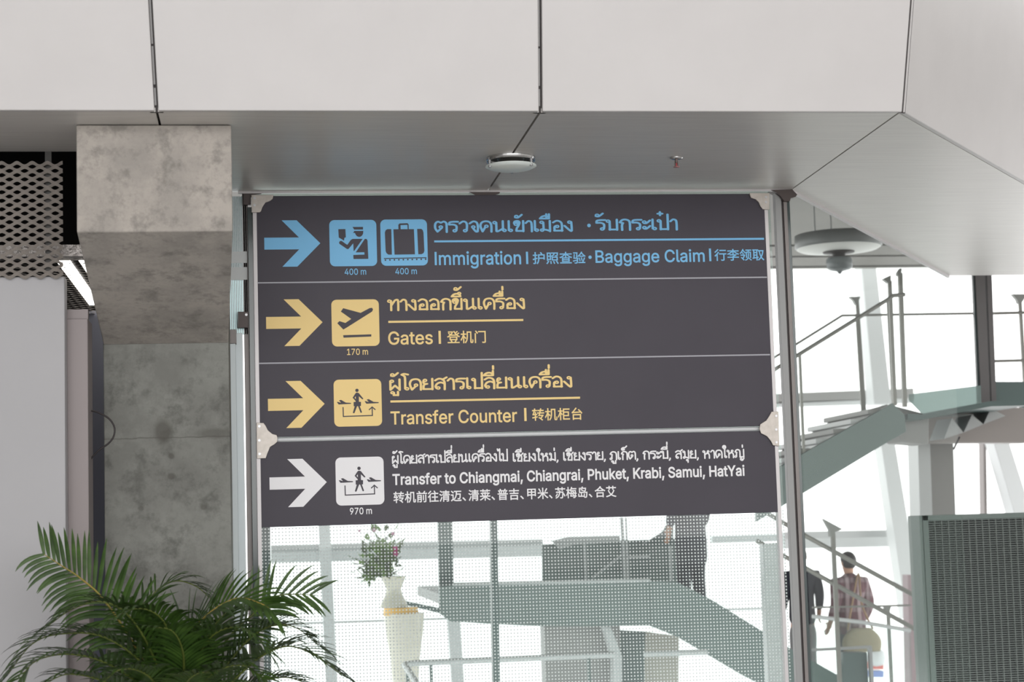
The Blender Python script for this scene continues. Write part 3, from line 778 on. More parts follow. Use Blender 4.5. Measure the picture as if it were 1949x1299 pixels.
MARKS = {
    'ั': [O(-.44, 1.36), _tho], '้': [O(-.44, 1.36), _tho],
    '่': [T((-.1, 1.24), (-.1, 1.5))],
    '๋': [T((-.3, 1.32), (-.3, 1.62)), T((-.45, 1.47), (-.15, 1.47))],
    'ิ': [_dome, _base], 'ี': [_dome, _base, T((-.06, 1.16), (-.06, 1.56))],
    'ื': [_dome, _base, T((-.06, 1.16), (-.06, 1.56)), T((-.24, 1.3), (-.24, 1.56))],
    'ึ': [_dome, _base, O(-.14, 1.42)],
    '็': [O(-.36, 1.24, .07), T((-.28, 1.2), (-.5, 1.14), (-.58, 1.3), (-.4, 1.44), (-.2, 1.44), (-.02, 1.62))],
    'ุ': [O(-.2, -.2, .075), T((-.1, -.2), (-.1, -.46))],
    'ู': [O(-.46, -.2, .075), T((-.36, -.2), (-.36, -.42)), T((-.38, -.42), (-.1, -.42)), T((-.1, -.44), (-.1, -.12))],
}
UPPER = 'ัิีืึ็'


def thai_strokes(text):
    x = 0
    out = []
    last = 0
    up = False
    low = False
    for ch in text:
        if ch in THAI:
            w, st = THAI[ch]
            for p in st:
                out.append([(a + x, b) for a, b in p])
            x += w
            tall = ch == 'ป'
            last = x - (.12 if ch not in 'สชร' else .2 if ch != 'ร' else .12)
            up = False
        else:
            dy = .48 if (ch in '่้๋' and up) else 0
            dx = -.18 if (tall and ch in '่้๋' and not up) else 0
            for p in MARKS[ch]:
                out.append([(a + last + dx + (.06 if dy else 0), b + dy) for a, b in p])
            if ch in UPPER:
                up = True
    return out, x


def ribbons(strokes, hw):
    """flat rounded strokes (x, y, layer); layers keep overlapping pieces a hair apart"""
    vs, fs = [], []
    lay = [0]

    def face(pts):
        n0 = len(vs)
        lay[0] = (lay[0] + 1) % 97
        vs.extend([(a, b_, lay[0] * 1e-5) for a, b_ in pts])
        fs.append(tuple(range(n0, n0 + len(pts))))
    for st in strokes:
        if len(st) == 11:                        # a loop: a ring with its small eye
            cx = sum(q_[0] for q_ in st[:10]) / 10
            cy = sum(q_[1] for q_ in st[:10]) / 10
            r_ = math.hypot(st[0][0] - cx, st[0][1] - cy)
            ri, ro = max(.03, r_ - hw * .55), r_ + hw * .9
            n0 = len(vs)
            lay[0] = (lay[0] + 1) % 97
            for k in range(16):
                c_, s_ = math.cos(k * math.pi / 8), math.sin(k * math.pi / 8)
                vs.extend([(cx + ri * c_, cy + ri * s_, lay[0] * 1e-5), (cx + ro * c_, cy + ro * s_, lay[0] * 1e-5)])
            for k in range(16):
                k2 = (k + 1) % 16
                fs.append((n0 + 2 * k, n0 + 2 * k + 1, n0 + 2 * k2 + 1, n0 + 2 * k2))
            continue
        pts = [(p.x, p.y) for p in smooth_path([(a, b, 0) for a, b in st], 4)] if len(st) > 2 else st
        for i, p in enumerate(pts):
            face([(p[0] + hw * math.cos(k * math.pi / 5), p[1] + hw * math.sin(k * math.pi / 5)) for k in range(10)])
            if i:
                q = pts[i - 1]
                dx, dy = p[0] - q[0], p[1] - q[1]
                l = math.hypot(dx, dy) or 1
                nx, ny = -dy / l * hw, dx / l * hw
                face([(q[0] - nx, q[1] - ny), (p[0] - nx, p[1] - ny), (p[0] + nx, p[1] + ny), (q[0] + nx, q[1] + ny)])
    return vs, fs


def outline_mesh(loops, off=0.0):
    """filled outlines (with holes) as vertices and faces, through a 2D curve"""
    cu = bpy.data.curves.new('outline', 'CURVE')
    cu.dimensions = '2D'
    cu.fill_mode = 'FRONT'
    cu.offset = off
    for lp in loops:
        sp = cu.splines.new('POLY')
        sp.points.add(len(lp) - 1)
        for i, (x, y) in enumerate(lp):
            sp.points[i].co = (x, y, 0, 1)
        sp.use_cyclic_u = True
    o = bpy.data.objects.new('outline', cu)
    C.objects.link(o)
    dg = bpy.context.evaluated_depsgraph_get()
    me = bpy.data.meshes.new_from_object(o.evaluated_get(dg))
    vs = [(v.co.x, v.co.y) for v in me.vertices]
    fs = [tuple(p.vertices) for p in me.polygons]
    bpy.data.objects.remove(o)
    bpy.data.curves.remove(cu)
    bpy.data.meshes.remove(me)
    return vs, fs


GLYPHS['I'] = (.188, [[(.06, 0), (.128, 0), (.128, .509), (.06, .509)]])
YFACE = S - .034               # printed face of the sign boards


def place2d(vs, fs, X0, Z0, kx, kz, y, name, m, parent):
    b = MB()
    b.add([(X0 + v[0] * kx, y - (v[2] if len(v) > 2 else 0), Z0 + v[1] * kz) for v in vs], fs)
    o = b.build(name, m, parent)
    return o


def text_loops(text, cjk=False):
    x = 0
    loops = []
    for ch in text:
        a, sp = GLYPHS[ch]
        if ch == '、':
            a = .55
        loops.append([[(px_ + x, py_) for px_, py_ in lp] for lp in sp])
        x += a
    return loops


def area2(lp):
    return sum(lp[i - 1][0] * lp[i][1] - lp[i][0] * lp[i - 1][1] for i in range(len(lp)))


def winding(x, y, loops):
    n = 0
    for lp in loops:
        for i in range(len(lp)):
            (x0, y0), (x1, y1) = lp[i - 1], lp[i]
            if (y0 <= y) != (y1 <= y):
                if x < (x1 - x0) * (y - y0) / (y1 - y0) + x0:
                    n += 1 if y1 > y0 else -1
    return n


def grow(lp, off, sg):
    """outline moved outwards by off (outer contours grow, holes shrink)"""
    q_ = [lp[i] for i in range(len(lp)) if math.dist(lp[i], lp[i - 1]) > 1e-6]
    out = []
    n = len(q_)
    for i in range(n):
        (x0, y0), (x1, y1), (x2, y2) = q_[i - 1], q_[i], q_[(i + 1) % n]
        a = Vector((y1 - y0, x0 - x1)).normalized()
        b_ = Vector((y2 - y1, x1 - x2)).normalized()
        m_ = a + b_
        l = max(m_.length, .5)
        m_ = m_ * (2 / (l * l))
        out.append((x1 + m_.x * off * sg, y1 + m_.y * off * sg))
    return out


def fill_union(loops):
    """non-zero union of closed outlines as one sheet of triangles"""
    vs, es = [], []
    for lp in loops:
        n0 = len(vs)
        vs += [Vector(p_) for p_ in lp]
        es += [(n0 + i, n0 + (i + 1) % len(lp)) for i in range(len(lp))]
    r_ = delaunay_2d_cdt(vs, es, [], 0, 1e-5)
    ov, of = r_[0], r_[2]
    keep = []
    for f in of:
        x = sum(ov[i].x for i in f) / len(f)
        y = sum(ov[i].y for i in f) / len(f)
        if winding(x, y, loops):
            keep.append(tuple(f))
    return [(v.x, v.y) for v in ov], keep


def fill_glyphs(groups, off):
    vs, fs = [], []
    for loops in groups:
        if not loops:
            continue
        big = max(loops, key=lambda l: abs(area2(l)))
        sg = 1 if area2(big) > 0 else -1
        v, f = fill_union([grow(l, off, sg) for l in loops])
        used = sorted({i for t in f for i in t})
        ix = {k: n for n, k in enumerate(used)}
        n0 = len(vs)
        vs += [v[k] for k in used]
        fs += [tuple(ix[k] + n0 for k in t) for t in f]
    return vs, fs


def write_latin(text, xl, xr, yl, yr, cap_px, m, parent, name='latin_lettering', off=.012, cjk=False):
    a, b_ = at(xl, yl, YFACE), at(xr, yr, YFACE)
    vs, fs = fill_glyphs(text_loops(text), off)
    xs = [v[0] for v in vs]
    kx = (b_.x - a.x) / (max(xs) - min(xs))
    h = cap_px * YFACE / FPX * 1.01
    if cjk:
        zs = [v[1] for v in vs]
        kz = h / (max(zs) - min(zs))
        z0 = (a.z + b_.z) / 2 - min(zs) * kz
    else:
        kz = h / .509
        z0 = (a.z + b_.z) / 2
    return place2d(vs, fs, a.x - min(xs) * kx, z0, kx, kz, YFACE - .0012, name, m, parent)


def write_thai(text, xl, xr, yl, yr, cap_px, m, parent, hw=.078):
    a, b_ = at(xl, yl, YFACE), at(xr, yr, YFACE)
    st, w = thai_strokes(text)
    vs, fs = ribbons(st, hw)
    xs = [v[0] for v in vs]
    kx = (b_.x - a.x) / (max(xs) - min(xs))
    kz = cap_px * YFACE / FPX * 1.01 / (.96 + hw)
    return place2d(vs, fs, a.x - min(xs) * kx, (a.z + b_.z) / 2 + hw * kz * .5, kx, kz, YFACE - .0012, 'thai_lettering', m, parent)


def rule(xl, yl, xr, yr, th, m, parent, name):
    a, b_ = at(xl, yl, YFACE), at(xr, yr, YFACE)
    z = (a.z + b_.z) / 2
    h = th * YFACE / FPX / 2
    b = MB()
    b.box((a.x, YFACE - .0014, z - h), (b_.x, YFACE + .001, z + h))
    return b.build(name, m, parent)


def dot(x, y, r, m, parent):
    c = at(x, y, YFACE)
    rr = r * YFACE / FPX
    vs = [(c.x + rr * math.cos(k * math.pi / 8), c.z + rr * math.sin(k * math.pi / 8)) for k in range(16)]
    return place2d(vs, [tuple(range(16))], 0, 0, 1, 1, YFACE - .0012, 'bullet', m, parent)


ARROW = [(0, .378), (.617, .378), (.312, 0), (.579, 0), (1, .495), (.604, 1), (.327, 1), (.624, .623), (.003, .627)]
ARROW = [(0, .372), (.62, .372), (.315, 0), (.582, 0), (1, .5), (.582, 1), (.315, 1), (.62, .628), (0, .628)]


def arrow(x0, y0, x1, y1, m, parent):
    a, b_ = at(x0, (y0 + y1) / 2, YFACE), at(x1, (y0 + y1) / 2, YFACE)
    z0, z1 = at((x0 + x1) / 2, y1, YFACE).z, at((x0 + x1) / 2, y0, YFACE).z
    vs, fs = outline_mesh([ARROW])
    return place2d([(x, 1 - z) for x, z in vs], fs, a.x, z0, b_.x - a.x, z1 - z0, YFACE - .0012, 'arrow', m, parent)


def rrect(r=.11, n=6):
    pts = []
    for (cx, cy, a0) in ((1 - r, r, -90), (1 - r, 1 - r, 0), (r, 1 - r, 90), (r, r, 180)):
        for k in range(n + 1):
            a = R(a0 + 90 * k / n)
            pts.append((cx + r * math.cos(a), cy + r * math.sin(a)))
    return pts


def norm(pts, x0, y0, w, h):
    return [((x - x0) / w, 1 - (y - y0) / h) for x, y in pts]


def circ(x, y, r, n=14):
    return [(x + r * math.cos(k * 2 * math.pi / n), y + r * math.sin(k * 2 * math.pi / n)) for k in range(n)]


def thick(p, q, t):
    dx, dy = q[0] - p[0], q[1] - p[1]
    l = math.hypot(dx, dy)
    nx, ny = -dy / l * t / 2, dx / l * t / 2
    ex, ey = dx / l * t / 2, dy / l * t / 2
    return [(p[0] - nx - ex, p[1] - ny - ey), (q[0] - nx + ex, q[1] - ny + ey), (q[0] + nx + ex, q[1] + ny + ey), (p[0] + nx - ex, p[1] + ny - ey)]


SYM = {}
q = lambda pts: norm(pts, 152, 165, 800, 780)
SYM['officer'] = [q(p) for p in (
    [(305, 320), (425, 318), (430, 458), (406, 466), (398, 514), (310, 460)],
    [(546, 284), (724, 284), (724, 328), (574, 328)],
    [(555, 386), (575, 352), (728, 352), (723, 398), (706, 430), (678, 450), (650, 453), (620, 441), (598, 415), (585, 384)],
    [(312, 545), (328, 520), (356, 518), (445, 582), (456, 580), (515, 500), (545, 486), (715, 486), (566, 690), (557, 690), (553, 560), (472, 654), (446, 656), (318, 566)],
    [(752, 486), (782, 490), (796, 515), (803, 825), (552, 825), (550, 757), (740, 752), (738, 712), (592, 714)])]
q = lambda pts: norm(pts, 1012, 160, 785, 778)
SYM['suitcase'] = [q(p) for p in (
    [(1195, 322), (1195, 752), (1135, 750), (1105, 725), (1092, 690), (1086, 380), (1100, 340), (1130, 323)],
    [(1230, 325), (1575, 325), (1582, 750), (1240, 752)],
    [(1630, 322), (1700, 322), (1725, 345), (1735, 390), (1742, 690), (1728, 730), (1695, 748), (1638, 750)],
    [(1315, 328), (1315, 250), (1335, 228), (1468, 224), (1488, 245), (1488, 328), (1470, 328), (1468, 252), (1352, 256), (1352, 328)],
    [(1060, 808), (1775, 800), (1775, 816), (1060, 824)])] + [q(circ(1085 + k * 75, 842 - k * 1, 14)) for k in range(10)]
q = lambda pts: norm(pts, 690, 830, 330, 322)
SYM['take_off'] = [q(p) for p in (
    [(755, 912), (772, 889), (892, 923), (955, 891), (972, 889), (979, 900), (972, 915), (795, 1022), (770, 1036), (729, 992), (744, 978), (785, 991), (826, 964)],
    [(768, 1075), (963, 1072), (963, 1087), (770, 1092)])]
q = lambda pts: norm([(x - (y - 660) * .018, y + (x - 600) * .014) for x, y in pts], 156, 220, 900, 900)
_pl = [(212, 655), (230, 650), (290, 668), (252, 622), (290, 612), (380, 665), (470, 671), (482, 680), (470, 690), (245, 700)]
SYM['transfer'] = [q(p) for p in (
    circ(590, 432, 32),
    [(590, 473), (565, 485), (508, 572), (568, 640), (560, 655), (527, 655), (528, 735), (547, 737), (512, 858), (522, 869), (542, 866), (592, 735), (610, 735), (655, 858), (668, 864), (684, 852), (642, 735), (664, 733), (665, 655), (626, 650), (625, 545), (690, 605), (712, 595), (625, 485)],
    _pl, [(x + 522, y - 11) for x, y in _pl],
    thick((328, 760), (333, 930), 20), thick((333, 930), (880, 915), 20), thick((880, 915), (875, 760), 20),
    thick((822, 802), (875, 752), 20), thick((930, 800), (875, 752), 20))]
SYM_HOLE = q([(566, 545), (545, 573), (568, 600)])


def pictogram(x0, y0, x1, y1, key, m, parent):
    a, b_ = at(x0, (y0 + y1) / 2, YFACE), at(x1, (y0 + y1) / 2, YFACE)
    z0, z1 = at((x0 + x1) / 2, y1, YFACE).z, at((x0 + x1) / 2, y0, YFACE).z
    pl = rrect()
    o = place2d(pl, [tuple(range(len(pl)))], a.x, z0, b_.x - a.x, z1 - z0, YFACE - .0012, 'pictogram_field', m, parent)
    vs, fs = fill_union([lp if area2(lp) > 0 else lp[::-1] for lp in SYM[key]])
    b = MB()
    org = WORLD[parent.name]
    b.add([(a.x + x * (b_.x - a.x), YFACE - .0020, z0 + z * (z1 - z0)) for x, z in vs], fs)
    s = b.build('symbol', M_BOARD, o_fix(o, org))
    if key == 'transfer':
        b = MB()
        b.add([(a.x + x * (b_.x - a.x), YFACE - .0026, z0 + z * (z1 - z0)) for x, z in SYM_HOLE], [(0, 1, 2)])
        b.build('symbol_gap', m, o)
    return o


def o_fix(o, org):
    WORLD[o.name] = org
    return o


# ------------------------------------------------------------------ sign boards
XL, XR = .0, 3.028
zt, zm1 = at(900, 371.5, YFACE).z, at(529, 832.5, YFACE).z
zm2, zbt = at(529, 842, YFACE).z, at(498, 1004.6, YFACE).z


def board(name, z0, z1, label):
    r_ = empty(name, ((XL + XR) / 2, S, z0), label, 'sign')
    b = MB()
    b.box((XL, YFACE, z0), (XR, S - .012, z1))
    b.build('board', M_BOARD, r_, .002)
    return r_


s1 = board('direction_sign', zm1, zt, 'large charcoal airport sign with blue immigration row and two yellow rows')
s2 = board('direction_sign', zbt, zm2, 'lower charcoal sign with white arrow and transfer destinations in three scripts')
rule(490, 540.2, 1459.5, 526.7, 2.6, M_RULE, s1, 'rule_line')
rule(492.7, 694, 1465.4, 673.8, 2.6, M_RULE, s1, 'rule_line')
# row of blue
arrow(503, 419.6, 609.7, 508, M_BLUE, s1)
pictogram(627.2, 419, 717, 507, 'officer', M_BLUE, s1)
pictogram(724.5, 418, 813.5, 506, 'suitcase', M_BLUE, s1)
write_latin('400 m', 656, 697, 523.5, 523, 11.5, M_BLUE, s1, 'distance_lettering', .008)
write_latin('400 m', 752.5, 793.5, 522.5, 522, 11.5, M_BLUE, s1, 'distance_lettering', .008)
write_thai('ตรวจคนเข้าเมือง', 826, 1090.5, 443.5, 441, 22.5, M_BLUE, s1)
dot(1121, 429.5, 3.6, M_BLUE, s1)
write_thai('รับกระเป๋า', 1132.5, 1290.5, 439.5, 438.5, 22.5, M_BLUE, s1)
rule(826.5, 461, 1454, 453.7, 3.8, M_BLUE, s1, 'underline')
write_latin('Immigration', 827.5, 992, 504.5, 503, 24.5, M_BLUE, s1)
write_latin('|', 1001.5, 1005.5, 503, 503, 24, M_BLUE, s1, 'divider_bar', 0, True)
write_latin('护照查验', 1014, 1115, 503.5, 502.5, 24, M_BLUE, s1, 'chinese_lettering', .014, True)
dot(1123, 490, 3.4, M_BLUE, s1)
write_latin('BaggageClaim'.replace('eC', 'e C'), 1133.5, 1341.5, 500.5, 498, 23.5, M_BLUE, s1)
write_latin('|', 1350, 1354, 497.5, 497.5, 25, M_BLUE, s1, 'divider_bar', 0, True)
write_latin('行李领取', 1360, 1455, 497.5, 496, 23.5, M_BLUE, s1, 'chinese_lettering', .014, True)
# rows of yellow
arrow(506.5, 570, 614, 659, M_YEL, s1)
pictogram(631.2, 570.5, 721.8, 659.5, 'take_off', M_YEL, s1)
write_latin('170 m', 660.5, 700.5, 676, 675.5, 11.5, M_YEL, s1, 'distance_lettering', .008)
write_thai('ทางออกขึ้นเครื่อง', 737, 999.5, 592, 589, 22.5, M_YEL, s1)
rule(739, 613.3, 996, 609.3, 4, M_YEL, s1, 'underline')
write_latin('Gates', 739, 824, 656, 655, 24, M_YEL, s1)
write_latin('|', 835, 839.5, 655, 655, 25, M_YEL, s1, 'divider_bar', 0, True)
write_latin('登机门', 851, 925, 654.5, 653.5, 24.5, M_YEL, s1, 'chinese_lettering', .014, True)
arrow(510, 725.5, 618, 815, M_YEL, s1)
pictogram(635.5, 722.5, 726.5, 812, 'transfer', M_YEL, s1)
write_thai('ผู้โดยสารเปลี่ยนเครื่อง', 741, 1089.5, 744.5, 738, 22.5, M_YEL, s1)
rule(743, 765.3, 1104, 757, 4, M_YEL, s1, 'underline')
write_latin('Transfer Counter', 743.5, 984.5, 808, 803.5, 24, M_YEL, s1)
write_latin('|', 998, 1002.5, 802, 802, 25, M_YEL, s1, 'divider_bar', 0, True)
write_latin('转机柜台', 1013, 1109, 801.5, 800, 24, M_YEL, s1, 'chinese_lettering', .014, True)
# white row
arrow(513, 874, 622, 965.5, M_WHT, s2)
pictogram(639, 870.5, 730.8, 962, 'transfer', M_WHT, s2)
write_latin('970 m', 666, 708, 979.5, 979, 12, M_WHT, s2, 'distance_lettering', .012)
for txt, xa_, xb_, ya_ in (('ผู้โดยสารเปลี่ยนเครื่องไป', 746, 967, 883), ('เชียงใหม่,', 976, 1063, 879.5), ('เชียงราย,', 1072, 1153, 877.7),
                           ('ภูเก็ต,', 1160, 1215, 876.3), ('กระบี่,', 1223, 1277, 875), ('สมุย,', 1285, 1330, 874.2), ('หาดใหญ่', 1337, 1417, 873.3)):
    write_thai(txt, xa_, xb_, ya_, ya_ - (xb_ - xa_) * .015, 16.5, M_WHT, s2, .085)
write_latin('Transfer to Chiangmai, Chiangrai, Phuket, Krabi, Samui, HatYai', 747, 1417.5, 921, 908, 19.5, M_WHT, s2, off=.02)
write_latin('转机前往清迈、清莱、普吉、甲米、苏梅岛、合艾', 749, 1173.5, 957.5, 948, 22, M_WHT, s2, 'chinese_lettering', .016, True)

# ------------------------------------------------------------------ glass wall: frit panel, trims, mullions, clamps
m = glass('fritted_glass', (244, 249, 248), refl=.7)
nt = m.node_tree
tc = nt.nodes.new('ShaderNodeTexCoord')
sep = nt.nodes.new('ShaderNodeSeparateXYZ')
nt.links.new(tc.outputs['Object'], sep.inputs[0])
P_DOT = .0193


def nm(op, a, b_=None, c_=None):
    n_ = nt.nodes.new('ShaderNodeMath')
    n_.operation = op
    for i, v in enumerate((a, b_, c_)):
        if v is None:
            continue
        if isinstance(v, (int, float)):
            n_.inputs[i].default_value = v
        else:
            nt.links.new(v, n_.inputs[i])
    return n_.outputs[0]


def band(sock):
    fr = nm('FRACT', nm('DIVIDE', sock, P_DOT))
    d = nm('SUBTRACT', fr, .5)
    return nm('POWER', nm('MULTIPLY', nm('ABSOLUTE', d), 1 / .245), 3)


geo = nt.nodes.new('ShaderNodeNewGeometry')
mask = nm('LESS_THAN', nm('ADD', band(sep.outputs[0]), band(sep.outputs[2])), 1.0)
mask = nm('MULTIPLY', mask, nm('SUBTRACT', 1.0, geo.outputs['Backfacing']))
body = nm('MULTIPLY_ADD', mask, .9, .03)
nt.links.new(body, nt.nodes[m['body_mix']].inputs[0])
df = [n_ for n_ in nt.nodes if n_.type == 'BSDF_DIFFUSE'][0]
df.inputs[0].default_value = lin((245, 248, 247))
tl = nt.nodes.new('ShaderNodeBsdfTranslucent')
tl.inputs[0].default_value = lin((245, 248, 247))
ms = nt.nodes.new('ShaderNodeMixShader')
ms.inputs[0].default_value = .97
nt.links.new(df.outputs[0], ms.inputs[1])
nt.links.new(tl.outputs[0], ms.inputs[2])
nt.links.new(ms.outputs[0], nt.nodes[m['body_mix']].inputs[2])
b = MB()
b.box((-.02, S, .05), (3.06, S + .012, zbt + .02))
tag(b.build('fritted_glass_screen', m), 'glass panel printed with small white dots below the two sign boards', 'glass screen')
M_CLEAR = glass('clear_glass', (236, 244, 241), refl=.9)
b = MB()
b.box((-.02, S, zbt + .02), (3.06, S + .012, ZS))
tag(b.build('glass_screen', M_CLEAR), 'clear glass sheet behind the two charcoal sign boards', 'glass screen')


def xpx(x, Y, y=1000):
    return at(x, y, Y).x


def upright(name, xa_, xb_, Y, depth, m_, zlo=0.0, ztop=None, y=1000, bevel=.002):
    return box_struct(name, (xpx(xa_, Y, y), Y, zlo), (xpx(xb_, Y, y), Y + depth, ZS if ztop is None else ztop), m_, bevel)


upright('trim_upright', 490, 498, S - .035, .05, M_TRIM, 0, at(484, 404, S).z)
upright('trim_upright', 1481.5, 1488.5, S - .035, .05, M_TRIM, 0, at(1460, 400, S).z)
upright('trim_glass_edge', 480, 490.5, S - .01, .05, M_GREEN, 0, at(475, 395, S).z)
upright('trim_mullion', 470, 481, S + .02, .06, M_MULL)
zpr = at(450, 655, S - .1).z
upright('trim_profile', 437, 453, S - .12, .05, M_BLUEPROF, 0, zpr)
zpr2 = at(460, 636, S).z
upright('trim_profile', 453, 467, S - .05, .05, M_BLUEPROF, 0, zpr2)
box_struct('trim_block', (xpx(437, S - .12), S - .13, zpr), (xpx(455, S - .12), S - .06, at(450, 632, S).z), M_MULL, .002)
# glazed strip with fine blinds above the profiles
bl = empty('glazing_strip', (xpx(458, S), S + .03, zpr2), 'narrow ribbed glass strip between the concrete beam and the sign', 'glazing')
b = MB()
x0, x1 = xpx(438, S), xpx(478, S)
z1 = ZS - .02
n = 12
for k in range(n):
    xx = x0 + (x1 - x0) * (k + .5) / n
    b.box((xx - .0035, S + .02, zpr2), (xx + .0035, S + .035, z1))
b.build('rib', M_BLUEPROF, bl)
b = MB()
b.box((x0, S + .04, zpr2), (x1, S + .05, z1))
b.build('pane', glass('blue_glass', (196, 214, 214), refl=.8), bl)
b = MB()
b.box((x0, S + .018, at(455, 500, S).z), (x1, S + .04, at(455, 478, S).z))
b.box((x0, S + .018, at(455, 532, S).z), (x1, S + .04, at(455, 508, S).z))
b.build('crossbar', M_WHITEST, bl)
# right corner post
cp = empty('corner_post', (xpx(1518, S), S, 0), 'slim grey aluminium corner post right of the sign', 'post')
for nm_, xa_, xb_, dY, dd, mm in (('outer_profile', 1503, 1515, 0, .05, mat('post_grey', (150, 151, 151), .45)), ('gasket', 1515, 1519, .01, .03, M_GAP), ('inner_profile', 1519, 1526, .0, .05, M_MULL), ('glass_edge', 1526, 1533, .02, .05, M_GREEN)):
    b = MB()
    b.box((xpx(xa_, S), S + dY, 0), (xpx(xb_, S), S + dY + dd, ZS - .012))
    b.build(nm_, mm, cp, .002)
b = MB()
# glass return wall that runs back from the corner post
pE = Vector((xpx(1536, S), S + .07, 0))
d = (Vector((pF.x, pF.y, 0)) - pE)
dn = Vector((d.y, -d.x, 0)).normalized() * .012
b.hexa([pE, pE + d, pE + d + dn, pE + dn] + [v + Vector((0, 0, ZS - .01)) for v in (pE, pE + d, pE + d + dn, pE + dn)])
M_RETURN = glass('return_glass', (249, 251, 250), body=.015, body_col=(215, 225, 222), refl=.1)
tag(b.build('glass_partition', M_RETURN), 'clear glass wall running back from the corner post to the stair', 'glass wall')

# steel clamps
k1_ = 3.607
cl = []
for (pts, s_, ox, oy, lab, m_, Y, dp) in (
    ([(138, 112), (290, 112), (285, 140), (265, 155), (235, 165), (215, 195), (205, 225), (195, 233), (140, 233)], k1_, 440, 340, 'stainless corner clamp at the top left corner of the sign', M_STEEL, S - .05, .012),
    ([(1620, 92), (1748, 92), (1748, 197), (1705, 195), (1690, 175), (1680, 150), (1660, 132), (1630, 122)], 3.331, 940, 340, 'stainless corner clamp at the top right corner of the sign', M_STEEL, S - .05, .012),
    ([(102, 522), (150, 525), (165, 545), (180, 575), (210, 600), (240, 608), (246, 625), (244, 655), (225, 672), (195, 690), (175, 740), (165, 768), (105, 770)], k1_, 460, 660, 'stainless double clamp joining the two boards at the left edge', M_STEEL, S - .05, .012),
    ([(1816, 430), (1770, 432), (1755, 460), (1735, 490), (1695, 515), (1690, 545), (1700, 575), (1740, 595), (1765, 625), (1780, 655), (1822, 660)], 3.48, 960, 660, 'stainless double clamp joining the two boards at the right edge', M_STEEL, S - .05, .012),
    ([(55, 448), (305, 448), (300, 460), (270, 470), (250, 478), (115, 478), (85, 462)], 4.237, 880, 260, 'dark bronze clamp above the middle of the sign under the soffit', M_BROWN, S - .03, .05),
    ([(100, 78), (245, 73), (280, 110), (270, 125), (235, 135), (230, 155), (190, 155), (165, 120), (135, 95)], 3.609, 1440, 340, 'dark bronze clamp holding the corner post to the soffit', M_BROWN, S - .03, .09),
    ([(137, 76), (262, 76), (262, 105), (215, 112), (190, 130), (190, 180), (137, 180)], 3.608, 425, 340, 'dark bronze clamp behind the top left corner of the sign', M_BROWN, S - .02, .05),
    ([(98, 915), (168, 915), (168, 1025), (98, 1025)], 3.608, 425, 340, 'dark bronze clamp on the narrow ribbed glass strip', M_BROWN, S - .03, .05),
):
    b = poly_px(pts, Y, dp, s_, s_, ox, oy)
    xs_ = [at(ox + x / s_, oy + y / s_, Y) for x, y in pts]
    c0 = sum(xs_, Vector()) / len(xs_)
    e = empty('glass_clamp', (c0.x, Y, min(v.z for v in xs_)), lab, 'clamp', 'stainless clamps on the sign' if m_ is M_STEEL else 'dark bronze clamps on the glass')
    b.build('plate', m_, e, .0015)
    sc_ = {0: [(160, 183), (160, 135)], 2: [(121, 645), (123, 738), (121, 548)], 1: [(1725, 118), (1725, 150)], 3: [(1800, 460), (1800, 550), (1802, 635)], 7: [(158, 936)]}.get(len(cl), [])
    for (x, y) in sc_:
        p = at(ox + x / s_, oy + y / s_, Y)
        b = MB()
        b.tube([p + Vector((0, -.003, 0)), p + Vector((0, .002, 0))], .0075, 12)
        b.build('screw', M_SILVER, e)
    cl.append(e)
b = MB()
b.tube([(XL, S - .004, (zm1 + zm2) / 2), (XR, S - .004, (zm1 + zm2) / 2)], (zm1 - zm2) * .5, 12)
struct(b.build('trim_joint_profile', mat('pale_joint_profile', (216, 218, 220), .45)))

# ------------------------------------------------------------------ soffit lamp and sprinkler
pl = atz(972, 300, ZS)
lampo = empty('ceiling_lamp', (pl.x, pl.y, ZS), 'round chrome rimmed glass lamp under the soffit', 'ceiling lamp')
rl = 50 * pl.y / FPX
b = MB()
b.lathe((pl.x, pl.y, ZS), [(rl * .96, 0), (rl * .97, -.022), (rl * .92, -.024), (rl * .9, -.002)], 40)
b.build('chrome_ring', mat('polished_chrome', (200, 200, 200), .12, .9), lampo)
b = MB()
b.lathe((pl.x, pl.y, ZS), [(rl * .55, -.002), (rl * .5, -.02), (rl * .2, -.028)], 32)
b.build('lamp_base', mat('satin_chrome', (150, 146, 142), .3, .8), lampo)
b = MB()
b.lathe((pl.x, pl.y, ZS), [(rl * .99, -.045), (rl, -.05), (rl * .8, -.062), (rl * .4, -.07), (.005, -.072)], 40)
b.build('glass_disc', mat('frosted_white_glass', (238, 246, 243), .3, 0, .6), lampo)
for a in (80, 200, 320):
    b = MB()
    x, y = pl.x + rl * .93 * math.cos(R(a)), pl.y + rl * .93 * math.sin(R(a))
    b.tube([(x, y, ZS - .01), (x, y, ZS - .062)], .008, 10)
    b.build('stud', M_SILVER, lampo)
ps = atz(1287, 300, ZS)
sp = empty('sprinkler', (ps.x, ps.y, ZS), 'small sprinkler head with red bulb under the soffit', 'sprinkler')
b = MB()
b.lathe((ps.x, ps.y, ZS), [(.036, -.001), (.036, -.006), (.02, -.012), (.012, -.012)], 24)
b.build('escutcheon', mat('polished_chrome', (200, 200, 200), .12, .9), sp)
b = MB()
b.tube([(ps.x, ps.y, ZS - .01), (ps.x, ps.y, ZS - .03)], .009, 10)
b.tube([(ps.x - .008, ps.y, ZS - .03), (ps.x - .008, ps.y, ZS - .05)], .003, 8)
b.tube([(ps.x + .008, ps.y, ZS - .03), (ps.x + .008, ps.y, ZS - .05)], .003, 8)
b.build('frame', mat('aged_brass', (120, 108, 104), .4, .7), sp)
b = MB()
b.tube([(ps.x, ps.y, ZS - .031), (ps.x, ps.y, ZS - .052)], .004, 8)
b.build('glass_bulb', mat('red_bulb', (190, 80, 86), .2), sp)
b = MB()
